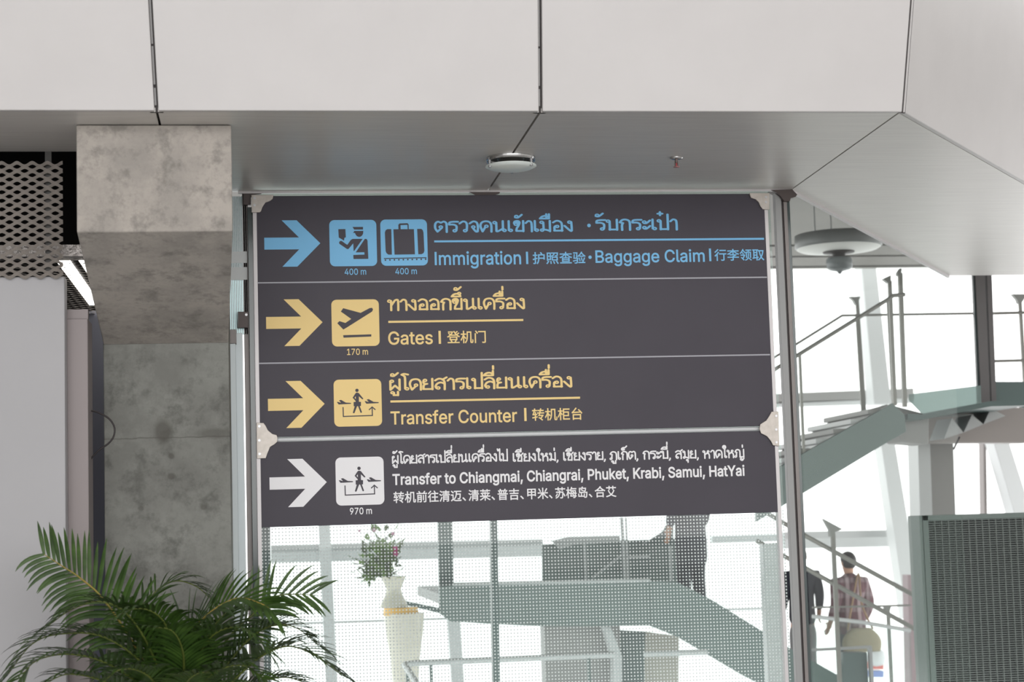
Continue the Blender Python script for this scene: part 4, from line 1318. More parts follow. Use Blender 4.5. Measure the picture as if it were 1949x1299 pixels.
b.lathe((ps.x, ps.y, ZS), [(.018, -.051), (.018, -.054), (.002, -.055)], 16)
b.build('deflector', mat('pinkish_brass', (176, 130, 130), .4, .4), sp)

# ------------------------------------------------------------------ the glazed hall behind
box_struct('floor_lower', (-14, S + .3, -5.2), (16, 34, -5), mat('pale_lower_floor', (205, 208, 208), .4))
YW = 27.0


def pbar(x1, y1, x2, y2, Y, wpx, depth=None, b=None):
    b = b or MB()
    w = wpx * Y / FPX
    b.bar(at(x1, y1, Y), at(x2, y2, Y), w, depth or w)
    return b


def ppoly(pts, Y, depth, b=None):
    b = b or MB()
    b.prism([at(x, y, Y) for x, y in pts], (0, depth, 0))
    return b


# far window wall: transoms, mullions, leaning columns
win = empty('window_1', at(1000, 1300, YW))
win['kind'] = 'structure'
for (a, m_, nm_) in (
        ((515, 1045, 1032, 1033, 13), M_STEELG, 'transom'), ((515, 1062, 1032, 1050, 20), M_WHITEST, 'transom'),
        ((1352, 1028, 1480, 1024, 14), M_WHITEST, 'transom'), ((480, 1190, 850, 1178, 4), M_STEELG, 'transom'),
        ((1380, 1161, 1480, 1158, 4), M_STEELG, 'transom'),
        ((1460, 761, 1735, 750, 20), M_GREYW, 'transom'), ((1460, 772, 1735, 763, 10), M_WHITEST, 'transom'),
        ((1490, 1020, 1745, 1015, 14), M_STEELG, 'transom'), ((1490, 1036, 1745, 1030, 20), M_WHITEST, 'transom'),
        ((616, 985, 632, 1320, 22), M_WHITEST, 'mullion'), ((862, 1170, 872, 1320, 24), M_WHITEST, 'mullion'),
        ((1866, 600, 1872, 985, 6), M_MULL, 'mullion')):
    b = pbar(*a[:4], YW - (.25 if nm_ == 'mullion' else 0), a[4], .2)
    b.build(nm_, m_, win, .004)
for i, (q_, lab) in enumerate(((((1637, 470), (1664, 470), (1697, 770), (1664, 770)), 'leaning white steel column in front of the far windows, upper run right of the sign'),
                               (((1676, 838), (1703, 838), (1760, 1180), (1726, 1180)), 'leaning white steel column in front of the far windows, below the stair stringer'),
                               (((1890, 838), (1920, 838), (1975, 1010), (1940, 1010)), 'leaning white steel column in front of the far windows, above the louvred panel'))):
    tag(ppoly(q_, YW - .8, .35).build('leaning_column', M_WHITEST, None, .01), lab, 'column')

# ceiling of the far hall: ribs with slots, disc lamp hanging below
for k, (ya, yb, m_) in enumerate(((388, 402, M_GREYW), (405, 413, M_STEELG), (418, 440, M_GREYW))):
    Yk = 23 + k
    b = MB()
    b.box((3, Yk, at(1560, yb, Yk).z), (12, Yk + .12, ZC))
    struct(b.build('ceiling_rib', mat('slab_rib_grey', (112, 109, 104), .6)))
b = MB()
for k in range(9):
    x = 1472 + k * 26
    p = at(x, 439, 24.9)
    b.box((p.x - .06, 24.84, p.z - .03), (p.x + .06, 24.95, p.z + .02))
    if k % 2:
        b.box((p.x + .1, 24.84, p.z - .02), (p.x + .13, 24.95, p.z + .01))
struct(b.build('ceiling_slots', M_GAP))
YD = 17.5
pd = at(1596, 470, YD)
dl_ = empty('disc_lamp', (pd.x, pd.y, pd.z), 'large round disc lamp hanging from the far ceiling behind the glass', 'ceiling lamp')
rd = 86 * YD / FPX
b = MB()
b.lathe((pd.x, pd.y, pd.z), [(rd * .9, .125), (rd, .12), (rd, -.0), (rd * .97, -.012), (rd * .9, -.012)], 44)
b.build('disc', mat('lamp_disc_grey', (112, 114, 114), .4), dl_)
b = MB()
b.lathe((pd.x, pd.y, pd.z), [(rd * .965, -.013), (rd * .9, -.03), (rd * .5, -.05), (rd * .2, -.052)], 44)
b.build('diffuser', mat('lamp_diffuser_white', (226, 226, 222), .5), dl_)
b = MB()
b.lathe((pd.x, pd.y, pd.z), [(.16, -.051), (.155, -.062), (.07, -.07), (.06, -.1), (.1, -.12)], 28)
b.build('mount', M_GAP, dl_)
b = MB()
b.lathe((pd.x, pd.y, pd.z), [(.11, -.11), (.135, -.13), (.135, -.215), (.1, -.235), (.03, -.25), (.012, -.275)], 8)
b.build('spotlight', mat('spot_grey', (120, 126, 128), .35), dl_)
for a in (0, 120, 240):
    b = MB()
    x, y = pd.x + rd * .7 * math.cos(R(a)), pd.y + rd * .7 * math.sin(R(a))
    b.tube([(x, y, pd.z + .08), (x, y, ZC + .02)], .008, 8)
    b.build('hanger', M_STEELG, dl_)

# ---- upper staircase right of the sign
YS1, YS2 = 16.0, 17.4
up = empty('staircase', at(1700, 850, YS1), 'teal and steel staircase climbing to a landing right of the sign', 'staircase')
ppoly([(1440, 914), (1551, 851), (1699, 768), (1722, 790), (1725, 822), (1690, 842), (1531, 938), (1440, 994)], YS1, .06).build('stringer', M_TEAL, up, .004)
ppoly([(1526, 837), (1600, 792), (1617, 790), (1690, 770), (1690, 800), (1640, 815), (1440, 935), (1440, 888)], YS2, .06).build('stringer', M_GREYW, up, .004)
for k in range(8):
    x, y = 1690 - 33 * k, 778 + 18.7 * k
    p0 = at(x, y, YS1)
    b = MB()
    b.box((p0.x - .17, YS1 + .06, p0.z - .045), (p0.x + .12, YS2, p0.z))
    b.build('tread', M_WHITEST if k % 2 else M_GREYW, up, .004)
b = ppoly([(1728, 788), (1757, 789), (1884, 764), (1960, 762), (1960, 772), (1886, 774), (1757, 799), (1728, 800)], YS1, 2.2)
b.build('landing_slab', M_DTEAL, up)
b = ppoly([(1765, 786), (1960, 775), (1960, 843), (1765, 843)], YS1 + 1.6, .25)
b.build('landing_beam', mat('grey_brown_beam', (140, 134, 130), .5), up)
ppoly([(1698, 772), (1768, 790), (1768, 846), (1716, 842), (1700, 800)], YS1 + .3, .4).build('bracket', M_GREYW, up, .01)
for (t3, m_) in (([(1797, 836), (1812, 796), (1834, 824)], M_STEELG), ([(1834, 824), (1850, 790), (1872, 808)], M_STEELG), ([(1872, 808), (1886, 778), (1914, 792)], M_STEELG)):
    ppoly(t3, YS1 + .9, .4).build('gusset', m_, up)
struct(ppoly([(1748, 840), (1814, 840), (1822, 1080), (1756, 1080)], YS1 + 2.3, .05).build('column_shaded_face', mat('column_shade_grey', (112, 110, 107), .5)))  # shaded right face of the box column, its shade put into a darker slab
struct(ppoly([(1747, 838), (1770, 838), (1778, 1080), (1754, 1080)], YS1 + 1.95, .3).build('column_lit_face', M_STEELG))  # lit left face of the same box column, as a paler slab
tag(MB.build(pbar(1826, 832, 1815, 856, YS1 + .9, 3), 'cable', mat('black_rubber', (38, 30, 32))), 'short dark cable hanging under the stair landing', 'cable')
# glass fascia of the landing and dark teal panel further right
tag(ppoly([(1731, 751), (1867, 734), (1868, 768), (1757, 789), (1731, 762)], YS1 - .015, .02).build('glass_balustrade', glass('teal_glass', (206, 220, 217), body=.55, body_col=(150, 166, 163), refl=.3)), 'pale teal glass sheet along the edge of the upper stair landing', 'balustrade')
tag(ppoly([(1894, 727), (1965, 727), (1965, 779), (1894, 768)], YS1 + .6, .03).build('cladding_panel', M_DTEAL), 'dark teal panel on the landing at the right edge', 'panel')

# twin dark mullion standing on the landing
tw = empty('twin_mullion', at(1875, 775, 16.4), 'dark grey twin mullion rising from the stair landing to the soffit', 'mullion')
b = MB()
b.hexa([at(1868, 775, 16.4), at(1885, 775, 16.4), at(1885, 775, 16.4) + Vector((0, .1, 0)), at(1868, 775, 16.4) + Vector((0, .1, 0)),
        at(1856, 505, 16.4), at(1874, 505, 16.4), at(1874, 505, 16.4) + Vector((0, .1, 0)), at(1856, 505, 16.4) + Vector((0, .1, 0))])
b.build('upright', mat('twin_mullion_grey', (104, 101, 101), .45), tw)
b = MB()
b.hexa([at(1888, 775, 16.4), at(1897, 775, 16.4), at(1897, 775, 16.4) + Vector((0, .1, 0)), at(1888, 775, 16.4) + Vector((0, .1, 0)),
        at(1878, 505, 16.4), at(1887, 505, 16.4), at(1887, 505, 16.4) + Vector((0, .1, 0)), at(1878, 505, 16.4) + Vector((0, .1, 0))])
b.build('upright', mat('twin_mullion_grey', (104, 101, 101), .45), tw)
ppoly([(1851, 505), (1856, 505), (1868, 770), (1862, 770)], 16.42, .04).build('glass_edge', M_GREEN, tw)

# handrails of the upper stair
M_RAIL = mat('rail_steel', (138, 138, 132), .4, .3)


def handrail(name, label, runs, Y, wpx, posts=(), grp=None):
    p0 = at(*runs[0][0], Y)
    e = empty(name, p0, label, 'handrail', grp)
    for rn in runs:
        b = MB()
        b.tube([at(x, y, Y) for x, y in rn], wpx * Y / FPX / 2, 10)
        b.build('rail', M_RAIL, e)
    for (x1, y1, x2, y2, w) in posts:
        b = pbar(x1, y1, x2, y2, Y + .05, w)
        b.build('post', M_RAIL, e)
    return e


handrail('handrail', 'thicker near handrail climbing diagonally right of the sign', [[(1450, 719), (1519, 676), (1689, 571), (1700, 563), (1722, 561)]], YS1, 8, [(1522, 676, 1530, 868, 5), (1690, 571, 1700, 775, 5)])
handrail('handrail', 'thinner far handrail climbing to a level run right of the sign', [[(1450, 695), (1518, 654), (1603, 601), (1720, 599), (1860, 597)]], YS2, 5, [(1630, 601, 1642, 800, 4)])
handrail('handrail', 'pair of level rails at the right edge above the dark teal panel', [[(1890, 597), (1965, 595)], [(1890, 688), (1965, 686)]], YS2, 6)


def glass_post(x1, y1, x2, y2, w, flag, Y, label, extra=None):
    e = empty('balustrade_post', at(x2, y2, Y), label, 'post', 'slim posts with triangular glass clamps')
    pbar(x1, y1, x2, y2, Y, w).build('shaft', M_RAIL, e)
    ppoly(flag, Y - .03, .06).build('glass_clamp', mat('clamp_grey', (140, 142, 138), .4, .3), e, .003)
    return e


glass_post(1631, 572, 1645, 782, 6, [(1617, 565), (1638, 565), (1635, 572), (1632, 580), (1629, 580), (1625, 572)], YS2 + .1, 'leftmost slim post with triangular glass clamp on the upper stair')
glass_post(1693, 535, 1703, 772, 7, [(1681, 531), (1696, 524), (1696, 536), (1691, 539)], YS1 + .01, 'slim post at the top of the near handrail right of the sign')
glass_post(1713, 520, 1722, 775, 8, [(1709, 519), (1714, 511), (1717, 512), (1715, 524), (1709, 525)], YS1 + .01, 'tallest slim post with small hooked cap on the upper stair')
glass_post(1941, 572, 1950, 728, 6, [(1927, 560), (1956, 560), (1948, 572), (1944, 578), (1939, 578), (1936, 570)], YS2 + .1, 'slim post with triangular glass clamp at the right edge')

# louvred grey-green panel, bottom right
YL = 15.0
lv = empty('louvre_panel', at(1850, 1299, YL), 'grey green louvred grille panel in the bottom right corner', 'grille panel')
xl0, xl1 = at(1762, 1100, YL).x, at(1762, 1100, YL).x + 1.35
zlt = at(1850, 979, YL).z
b = MB()
M_GG = mat('grey_green_frame', (112, 124, 120), .4)
b.box((xl0 - .03, YL, -1.5), (xl0 - .004, YL + .28, zlt))
b.build('side_casing', M_GG, lv, .004)
b = MB()
b.box((xl0, YL, -1.5), (xl0 + .05, YL + .05, zlt))
b.box((xl0, YL, zlt - .045), (xl1, YL + .05, zlt))
b.box((xl1 - .05, YL, -1.5), (xl1, YL + .05, zlt))
b.build('frame', M_GG, lv, .003)
b = MB()
b.box((xl0 + .02, YL + .045, -1.5), (xl1 - .02, YL + .06, zlt - .02))
b.build('backing', mat('dark_green_grey', (44, 48, 48), .6), lv)
b = MB()
pv = 14 * YL / FPX
ph = 4.45 * YL / FPX
k = 0
while xl0 + .05 + k * pv < xl1 - .05:
    x = xl0 + .05 + k * pv
    b.box((x - .0025, YL + .012, -1.5), (x + .0035, YL + .045, zlt - .04))
    k += 1
b.build('grille_bars', mat('grille_grey', (120, 128, 124), .45), lv)
b = MB()
k = 0
while zlt - .05 - k * ph > .1:
    z = zlt - .05 - k * ph
    b.box((xl0 + .045, YL + .014, z - .0035), (xl1 - .045, YL + .03, z + .0025))
    k += 1
b.build('louvre_slats', mat('grille_slat', (122, 130, 127), .45), lv)

# ---- lower staircase and its landing, seen through the frit panel
YQ1, YQ2 = 18.0, 20.6
lo = empty('staircase', at(1100, 1190, YQ1), 'grey teal landing and staircase descending to the right behind the dotted glass', 'staircase')
ppoly([(836, 1118), (862, 1114), (1237, 1106), (1237, 1192), (1034, 1193), (960, 1190), (858, 1184), (836, 1168)], YQ1, .08).build('landing_fascia', M_TEAL, lo, .005)
ppoly([(1237, 1106), (1290, 1109), (1356, 1143), (1501, 1233), (1700, 1345), (1700, 1430), (1415, 1287), (1290, 1213), (1237, 1192)], YQ1, .08).build('stringer', M_TEAL, lo, .005)
ppoly([(760, 1142), (836, 1158), (836, 1168), (770, 1152)], YQ1, .08).build('landing_nose', M_DTEAL, lo)
zq = at(1100, 1118, YQ1).z
b = MB()
b.box((at(836, 1120, YQ1).x, YQ1 + .08, zq - .12), (at(1300, 1120, YQ1).x, YQ2, zq - .02))
b.build('landing_slab', M_GREYW, lo)
b = MB()
b.tube([at(862, 1113, YQ1), at(1237, 1105, YQ1)], .018, 8)
b.build('edge_trim', M_WHITEST, lo)
zst = at(1290, 1120, YQ1)
for k in range(13):
    b = MB()
    x = zst.x + k * .29
    z = -.431 - (k - 7) * .168
    b.box((x, YQ1 + .08, z - .05), (x + .31, YQ2, z))
    b.build('tread', M_GREYW, lo)
# walls and pillars below the landing
struct(ppoly([(1036, 1190), (1180, 1192), (1180, 1330), (1040, 1330)], YQ1 + .9, .3).build('wall_below_landing', M_GREYW))
struct(ppoly([(1150, 1195), (1163, 1195), (1184, 1250), (1184, 1330), (1168, 1330), (1168, 1255)], YQ1 + .5, .2).build('column_light', M_WHITEST))
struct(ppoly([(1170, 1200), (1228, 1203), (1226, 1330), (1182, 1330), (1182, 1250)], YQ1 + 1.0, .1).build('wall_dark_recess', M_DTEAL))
struct(ppoly([(1228, 1203), (1292, 1212), (1292, 1330), (1228, 1330)], YQ1 + 1.2, .1).build('wall_beige', mat('beige_wall', (186, 182, 172), .5)))
# balustrade and stair seen above the landing
ub = empty('balustrade', at(1150, 1104, YQ2), 'teal glass balustrade with pale uprights standing on the landing behind the dotted glass', 'balustrade')
ppoly([(1032, 1037), (1160, 1030), (1290, 1026), (1290, 1112), (1032, 1112)], YQ2 + .1, .03).build('panel', M_TEAL, ub)
for (a) in ((1112, 1032, 1115, 1106, 5), (1183, 985, 1190, 1106, 6), (1191, 985, 1196, 1106, 4), (1274, 1000, 1277, 1106, 5)):
    pbar(*a[:4], YQ2, a[4]).build('upright', M_WHITEST, ub)
pbar(1128, 1100, 1192, 1050, YQ2, 4).build('diagonal_brace', M_STEELG, ub)
pbar(1196, 1061, 1236, 1060, YQ2, 5).build('bright_rail', M_WHITEST, ub)
ppoly([(1050, 1030), (1082, 1022), (1180, 1020), (1180, 1032), (1090, 1038), (1066, 1046)], YQ2 - .1, .05).build('top_plate', M_WHITEST, ub)
ppoly([(1225, 1036), (1262, 1012), (1268, 1000), (1282, 1000), (1282, 1040)], YQ2 - .05, .05).build('gusset', M_DTEAL, ub)
# uprights behind the frit panel
for (q_, Y, m_, lab) in (
        (((833, 975), (861, 975), (865, 1166), (837, 1166)), 18.4, M_DTEAL, 'dark teal post ending on the landing nose behind the dotted glass'),
        (((934, 975), (946, 975), (953, 1340), (940, 1340)), 13.0, M_DTEAL, 'tall dark slim post passing in front of the landing behind the dotted glass'),
        (((1452, 1036), (1484, 1034), (1496, 1340), (1464, 1340)), 13.0, M_STEELG, 'grey post behind the right edge of the dotted glass'),
        (((497, 985), (514, 985), (517, 1340), (501, 1340)), 11.2, M_DTEAL, 'dark narrow post behind the left edge of the dotted glass')):
    tag(ppoly(q_, Y, .1).build('post', m_, None, .004), lab, 'post')
# low rail
lr = empty('handrail', at(800, 1262, 16.5), 'low level handrail with pale corner near the bottom behind the dotted glass', 'handrail')
b = MB()
b.tube([at(812, 1330, 15.0), at(770, 1266, 16.5), at(790, 1263, 16.6), at(1170, 1247, 16.6)], .028, 10)
b.tube([at(1226, 1246, 17), at(1346, 1242, 17)], .028, 10)
b.build('rail', M_WHITEST, lr)
for (x, y, Y) in ((820, 1263, 16.6), (1120, 1250, 16.6), (775, 1266, 16.5)):
    pbar(x, y, x + 3, 1345, Y, 6).build('post', M_DTEAL, lr)

# lower handrails right of the corner post
YH = 17.0
e = handrail('handrail', 'upper handrail descending in front of the person with the shoulder bag', [[(1440, 966), (1532, 1020), (1747, 1138), (1800, 1167)]], YH, 9)
e = handrail('handrail', 'lower handrail descending in front of the person with the shoulder bag', [[(1440, 1030), (1492, 1059), (1752, 1204), (1800, 1231)]], YH, 9)
glass_post(1585, 1012, 1600, 1340, 7.5, [(1567, 988), (1604, 1008), (1590, 1013), (1588, 1022), (1580, 1022), (1579, 1010)], YH - .05, 'slim post with large triangular clamp in front of the person with the bag')
glass_post(1690, 1160, 1699, 1340, 6, [(1683, 1154), (1697, 1154), (1694, 1163), (1686, 1163)], YH + 1.2, 'short dark post right of the person with the bag')
bp_ = empty('balustrade', at(1640, 1200, YH + .9), 'clear glass balustrade with bright edge below the person with the bag', 'balustrade')
ppoly([(1546, 1172), (1640, 1183), (1733, 1200), (1738, 1340), (1552, 1340)], YH + .9, .015).build('pane', glass('pale_green_glass', (246, 250, 249), body=.05, body_col=(205, 222, 218), refl=.5), bp_)
b = MB()
b.tube([at(1546, 1174, YH + .9), at(1640, 1185, YH + .9), at(1733, 1201, YH + .9)], .02, 8)
b.build('edge', M_WHITEST, bp_)
b = MB()
b.tube([at(1546, 1157, YH + .95), at(1733, 1153, YH + .95)], 2 * YH / FPX, 8)
b.build('upper_rail', M_RAIL, bp_)
cb = empty('cabinet', at(1630, 1299, YH + .6), 'pale framed dark box below the shoulder bag', 'cabinet')
b = MB()
for a in ((1546, 1238, 1657, 1232, 5), (1655, 1232, 1661, 1340, 6)):
    pbar(*a[:4], YH + .6, a[4], .06, b)
b.build('frame', M_STEELG, cb)
ppoly([(1604, 1243), (1650, 1243), (1655, 1340), (1608, 1340)], YH + .63, .2).build('body', M_DTEAL, cb)
# distant bright coloured bits low behind the rail
b = MB()
p = at(1668, 1255, 24)
b.lathe((p.x, p.y, p.z), [(.01, -.1), (.1, -.08), (.13, 0), (.11, .1), (.02, .16)], 16)
bal = empty('trolley_bundle', p, 'distant white red and blue bundle behind the short dark post', 'bundle')
b.build('white_top', M_WHT, bal)
ppoly([(1658, 1262), (1682, 1262), (1682, 1275), (1658, 1275)], 24, .2).build('red_band', mat('soft_red', (226, 120, 112), .5), bal)
ppoly([(1658, 1278), (1682, 1278), (1682, 1290), (1658, 1290)], 24, .2).build('blue_band', mat('soft_blue', (128, 150, 215), .5), bal)

# ------------------------------------------------------------------ flower stand behind the frit
YV = 17.3
fs_ = empty('flower_stand', at(770, 1299, YV), 'tall cream tapered pedestal with an orange band behind the dotted glass', 'pedestal')


def lathe_px(rows, Y):
    b = MB()
    prof = []
    c = at(rows[-1][0], rows[-1][1], Y)
    for (cx_, y, hw_) in rows:
        prof.append((hw_ * Y / FPX, at(cx_, y, Y).z - c.z))
    b.lathe(c, prof, 32)
    return b


M_CREAM = mat('cream_lacquer', (226, 220, 206), .35)
lathe_px([(770, 1168, 38), (771, 1200, 36), (772, 1255, 28), (773, 1299, 25), (774, 1380, 24)], YV).build('pedestal', M_CREAM, fs_)
lathe_px([(762, 1157, 32), (763, 1171, 34)], YV).build('band', mat('orange_band', (240, 192, 110), .4), fs_)
vs_ = empty('vase', at(748, 1157, YV), 'cream flared vase of flowers standing on the tall pedestal', 'vase')
lathe_px([(735, 1098, 24), (738, 1108, 20), (741, 1122, 14), (745, 1134, 17), (748, 1148, 24), (750, 1157, 27)], YV).build('body', M_CREAM, vs_)
fl = empty('flower_bouquet', at(738, 1100, YV), 'loose bouquet of green leaves with magenta flowers in the cream vase', 'bouquet')
M_LEAF2 = mat('bouquet_leaf', (86, 122, 48), .5, noise=(20, (120, 150, 70), .8))
rnd = random.Random(3)


def leaf(b, c, d, l, w, up=Vector((0, 0, 1))):
    d = Vector(d).normalized()
    s_ = d.cross(up)
    if s_.length < .1:
        s_ = Vector((1, 0, 0))
    s_ = s_.normalized() * w
    n_ = s_.cross(d).normalized() * w * .4
    c = Vector(c)
    b.add([c, c + d * l * .35 + s_ - n_, c + d * l * .4, c + d * l * .35 - s_ - n_, c + d * l + Vector((0, 0, -l * .15)), c + d * l * .75 + s_ * .6 - n_, c + d * l * .75 - s_ * .6 - n_],
          [(0, 1, 2), (0, 2, 3), (1, 5, 2), (2, 6, 3), (5, 4, 2), (2, 4, 6)], True)


b = MB()
bs = MB()
c0 = at(736, 1100, YV)
for k in range(340):
    px_ = rnd.gauss(724, 19)
    py_ = 1098 - abs(rnd.gauss(0, 1)) * 32 + (abs(px_ - 735) * .2)
    if px_ < 690:
        py_ = 1080 + rnd.uniform(-14, 12)
    p = at(min(px_, 758), max(py_, 1012), YV + rnd.uniform(-.2, .2))
    d = (p - c0) + Vector((rnd.uniform(-.2, .2), rnd.uniform(-.2, .2), rnd.uniform(-.1, .2)))
    leaf(b, p, d, rnd.uniform(.06, .13), rnd.uniform(.018, .034))
    if k % 4 == 0:
        bs.tube([c0 + Vector((0, 0, -.03)), (c0 + p) / 2 + Vector((0, 0, .03)), p], .003, 5)
b.build('leaves', M_LEAF2, fl)
bs.build('stems', mat('stem_green', (96, 120, 60), .5), fl)
M_MAG = mat('magenta_petal', (190, 60, 130), .5)
M_PINK = mat('pale_pink_petal', (226, 170, 196), .5)
for k, (x, y, r_, m_) in enumerate(((752, 1046, 8, M_MAG), (753, 1055, 6, M_MAG), (712, 1009, 5, M_PINK), (722, 1008, 4, M_MAG), (684, 1011, 4, M_PINK), (748, 1016, 5, M_PINK), (735, 1025, 5, M_WHT), (744, 1036, 5, M_WHT), (729, 1034, 4, M_WHT))):
    b = MB()
    c = at(x, y, YV - .15)
    for a in range(6):
        an = a * math.pi / 3
        leaf(b, c, (math.cos(an), -.4, math.sin(an)), r_ * YV / FPX, r_ * YV / FPX * .4, Vector((0, 1, 0)))
    bs = MB()
    b.build('flower', m_, fl)
    bs.tube([c, c0], .0025, 5)
    bs.build('stem', MATS['stem_green'], fl)

# pinkish pillar showing left of the louvred panel
struct(ppoly([(1728, 1095), (1748, 1095), (1756, 1400), (1734, 1400)], 22.0, .2).build('pillar_pinkish', mat('pinkish_pillar', (150, 132, 136), .6)))

# ------------------------------------------------------------------ people
M_SKIN = mat('skin', (196, 150, 124), .55)
M_HAIR = mat('black_hair', (34, 28, 28), .5)


def skin_obj(name, chains, m, parent, org, sub=2, hidden=None):
    """chains: lists of (point, rx, ry) ; first point of a chain may be an int index of an earlier joint"""
    vs, es, rad = [], [], []
    for ch in chains:
        prev = None
        for it in ch:
            if isinstance(it, int):
                prev = it
                continue
            p, rx, ry = it
            vs.append(tuple(Vector(p) - org))
            rad.append((rx, ry))
            if prev is not None:
                es.append((prev, len(vs) - 1))
            prev = len(vs) - 1
    me = bpy.data.meshes.new(name)
    me.from_pydata(vs, es, [])
    me.materials.append(m)
    o = bpy.data.objects.new(name, me)
    C.objects.link(o)
    o.parent = parent
    md = o.modifiers.new('skin', 'SKIN')
    md.use_smooth_shade = True
    for i, sv in enumerate(me.skin_vertices[0].data):
        sv.radius = rad[i]
        sv.use_root = i == 0
    sb = o.modifiers.new('subdivision', 'SUBSURF')
    sb.levels = sub
    sb.render_levels = sub
    WORLD[o.name] = org
    return o


def person(pos, h, rz, label, coat, coat2, legs, arms, bald=False, skirt=False, hem=.40):
    """pos = feet; arms = two lists (elbow, wrist) in body axes: x right, y forward, z up (fractions of the height)"""
    e = empty('person', pos, label, 'person')
    pos = Vector(pos)
    M = Matrix.Rotation(rz, 3, 'Z')
    P = lambda x, y, z: pos + M @ Vector((x * h, y * h, z * h))
    k = h
    chains = [[(P(0, 0, .53), .072 * k, .05 * k), (P(0, 0, .62), .062 * k, .047 * k), (P(0, .005, .72), .078 * k, .052 * k), (P(0, 0, .80), .08 * k, .046 * k), (P(0, .0, .845), .032 * k, .032 * k), (P(0, .008, .885), .036 * k, .042 * k), (P(0, .01, .935), .046 * k, .056 * k), (P(0, .004, .975), .034 * k, .044 * k)]]
    n_ = 8
    for s in (-1, 1):
        el, wr = arms[0 if s < 0 else 1]
        ch = [3, (P(s * .105, 0, .80), .036 * k, .036 * k), (P(*el), .024 * k, .024 * k), (P(*wr), .016 * k, .019 * k)]
        pw = Vector(wr)
        de = (pw - Vector(el)).normalized()
        pm = pw + de * .035
        ch.append((P(*pm), .011 * k, .021 * k))
        chains.append(ch)
        base = n_ + 3
        n_ += 4
        side = Vector((0, 1, 0)) if abs(de.y) < .8 else Vector((1, 0, 0))
        side = (side - de * side.dot(de)).normalized()
        inn = side.cross(de) * (-s)
        for f_, (off_, ln) in enumerate(((-.016, .038), (-.006, .044), (.005, .041), (.015, .032))):
            a0 = pm + side * off_ + de * .022
            a1 = a0 + de * ln * .5 + inn * .004
            a2 = a0 + de * ln * .85 + inn * .016
            chains.append([base, (P(*a0), .0052 * k, .0052 * k), (P(*a1), .0048 * k, .0048 * k), (P(*a2), .004 * k, .004 * k)])
            n_ += 3
        t0 = pw + side * .024 + de * .018
        t1 = t0 + side * .012 + de * .018 + inn * .006
        chains.append([base, (P(*t0), .006 * k, .006 * k), (P(*t1), .005 * k, .005 * k)])
        n_ += 2
    for s in (-1, 1):
        chains.append([0, (P(s * .05, 0, .48), .046 * k, .046 * k), (P(s * .052, .012, .27), .032 * k, .034 * k), (P(s * .054, -.008, .05), .021 * k, .023 * k), (P(s * .056, .03, .02), .024 * k, .02 * k), (P(s * .06, .09, .014), .022 * k, .014 * k)])
    skin_obj('body', chains, M_SKIN, e, pos)
    # clothes follow the body
    ch = [[(P(0, 0, hem), .108 * k, .085 * k), (P(0, 0, .53), .106 * k, .084 * k), (P(0, 0, .62), .096 * k, .076 * k), (P(0, .005, .72), .108 * k, .08 * k), (P(0, 0, .80), .102 * k, .066 * k), (P(0, 0, .835), .05 * k, .05 * k), (P(0, .002, .862), .042 * k, .044 * k)]]
    for s in (-1, 1):
        el, wr = arms[0 if s < 0 else 1]
        wv = Vector(el).lerp(Vector(wr), .93)
        ch.append([4, (P(s * .108, 0, .795), .05 * k, .05 * k), (P(*el), .038 * k, .038 * k), (P(*wv), .03 * k, .03 * k)])
    skin_obj('jacket', ch, coat, e, pos)
    ch = [[(P(0, 0, .52), .09 * k, .066 * k), (P(0, 0, .47), .088 * k, .066 * k)]]
    for s in (-1, 1):
        ch.append([1, (P(s * .05, 0, .44), .064 * k, .064 * k), (P(s * .052, .012, .27), .046 * k, .046 * k), (P(s * .054, -.006, .05), .036 * k, .038 * k)])
    skin_obj('trousers', ch, legs, e, pos)
    for s in (-1, 1):
        skin_obj('shoe', [[(P(s * .055, -.025, .018), .026 * k, .02 * k), (P(s * .057, .03, .02), .028 * k, .022 * k), (P(s * .062, .1, .014), .024 * k, .014 * k)]], M_HAIR, e, pos)
    # hair: cap over the skull, down to the nape, open at the face
    b = MB()
    nu, nv = 20, 12
    vs = []
    for j in range(nv + 1):
        for i in range(nu):
            a = 2 * math.pi * i / nu
            front = math.cos(a)
            low = math.radians(62 + (78 if front < -.2 else 78 * max(0, (.5 - front) / .7) if front < .5 else 0))
            t = low * j / nv
            vs.append(P(.052 * math.sin(a) * math.sin(t), .004 + .064 * math.cos(a) * math.sin(t), .94 + .064 * math.cos(t)))
    fs = [tuple(range(nu))]
    for j in range(nv):
        for i in range(nu):
            fs.append((j * nu + i, j * nu + (i + 1) % nu, (j + 1) * nu + (i + 1) % nu, (j + 1) * nu + i))
    b.add(vs, fs, True)
    b.build('hair', M_HAIR, e)
    # face: eyes, nose, mouth, ears
    for s in (-1, 1):
        b = MB()
        b.lathe(P(s * .019, .054, .93), [(.001, -.006), (.006, -.003), (.007, 0), (.006, .003), (.001, .006)], 10)
        b.build('eye', M_HAIR, e)
        b = MB()
        b.lathe(P(s * .047, .004, .925), [(.002, -.03), (.012, -.015), (.014, 0), (.013, .014), (.002, .026)], 10)
        b.build('ear', M_SKIN, e)
    b = MB()
    b.prism([P(-.006, .056, .915), P(.006, .056, .915), P(0, .058, .94)], M @ Vector((0, .016, -.004)))
    b.build('nose', M_SKIN, e)
    b = MB()
    b.tube([P(-.014, .055, .893), P(0, .058, .891), P(.014, .055, .893)], .004, 6)
    b.build('mouth', mat('lip', (160, 96, 88), .5), e)
    return e


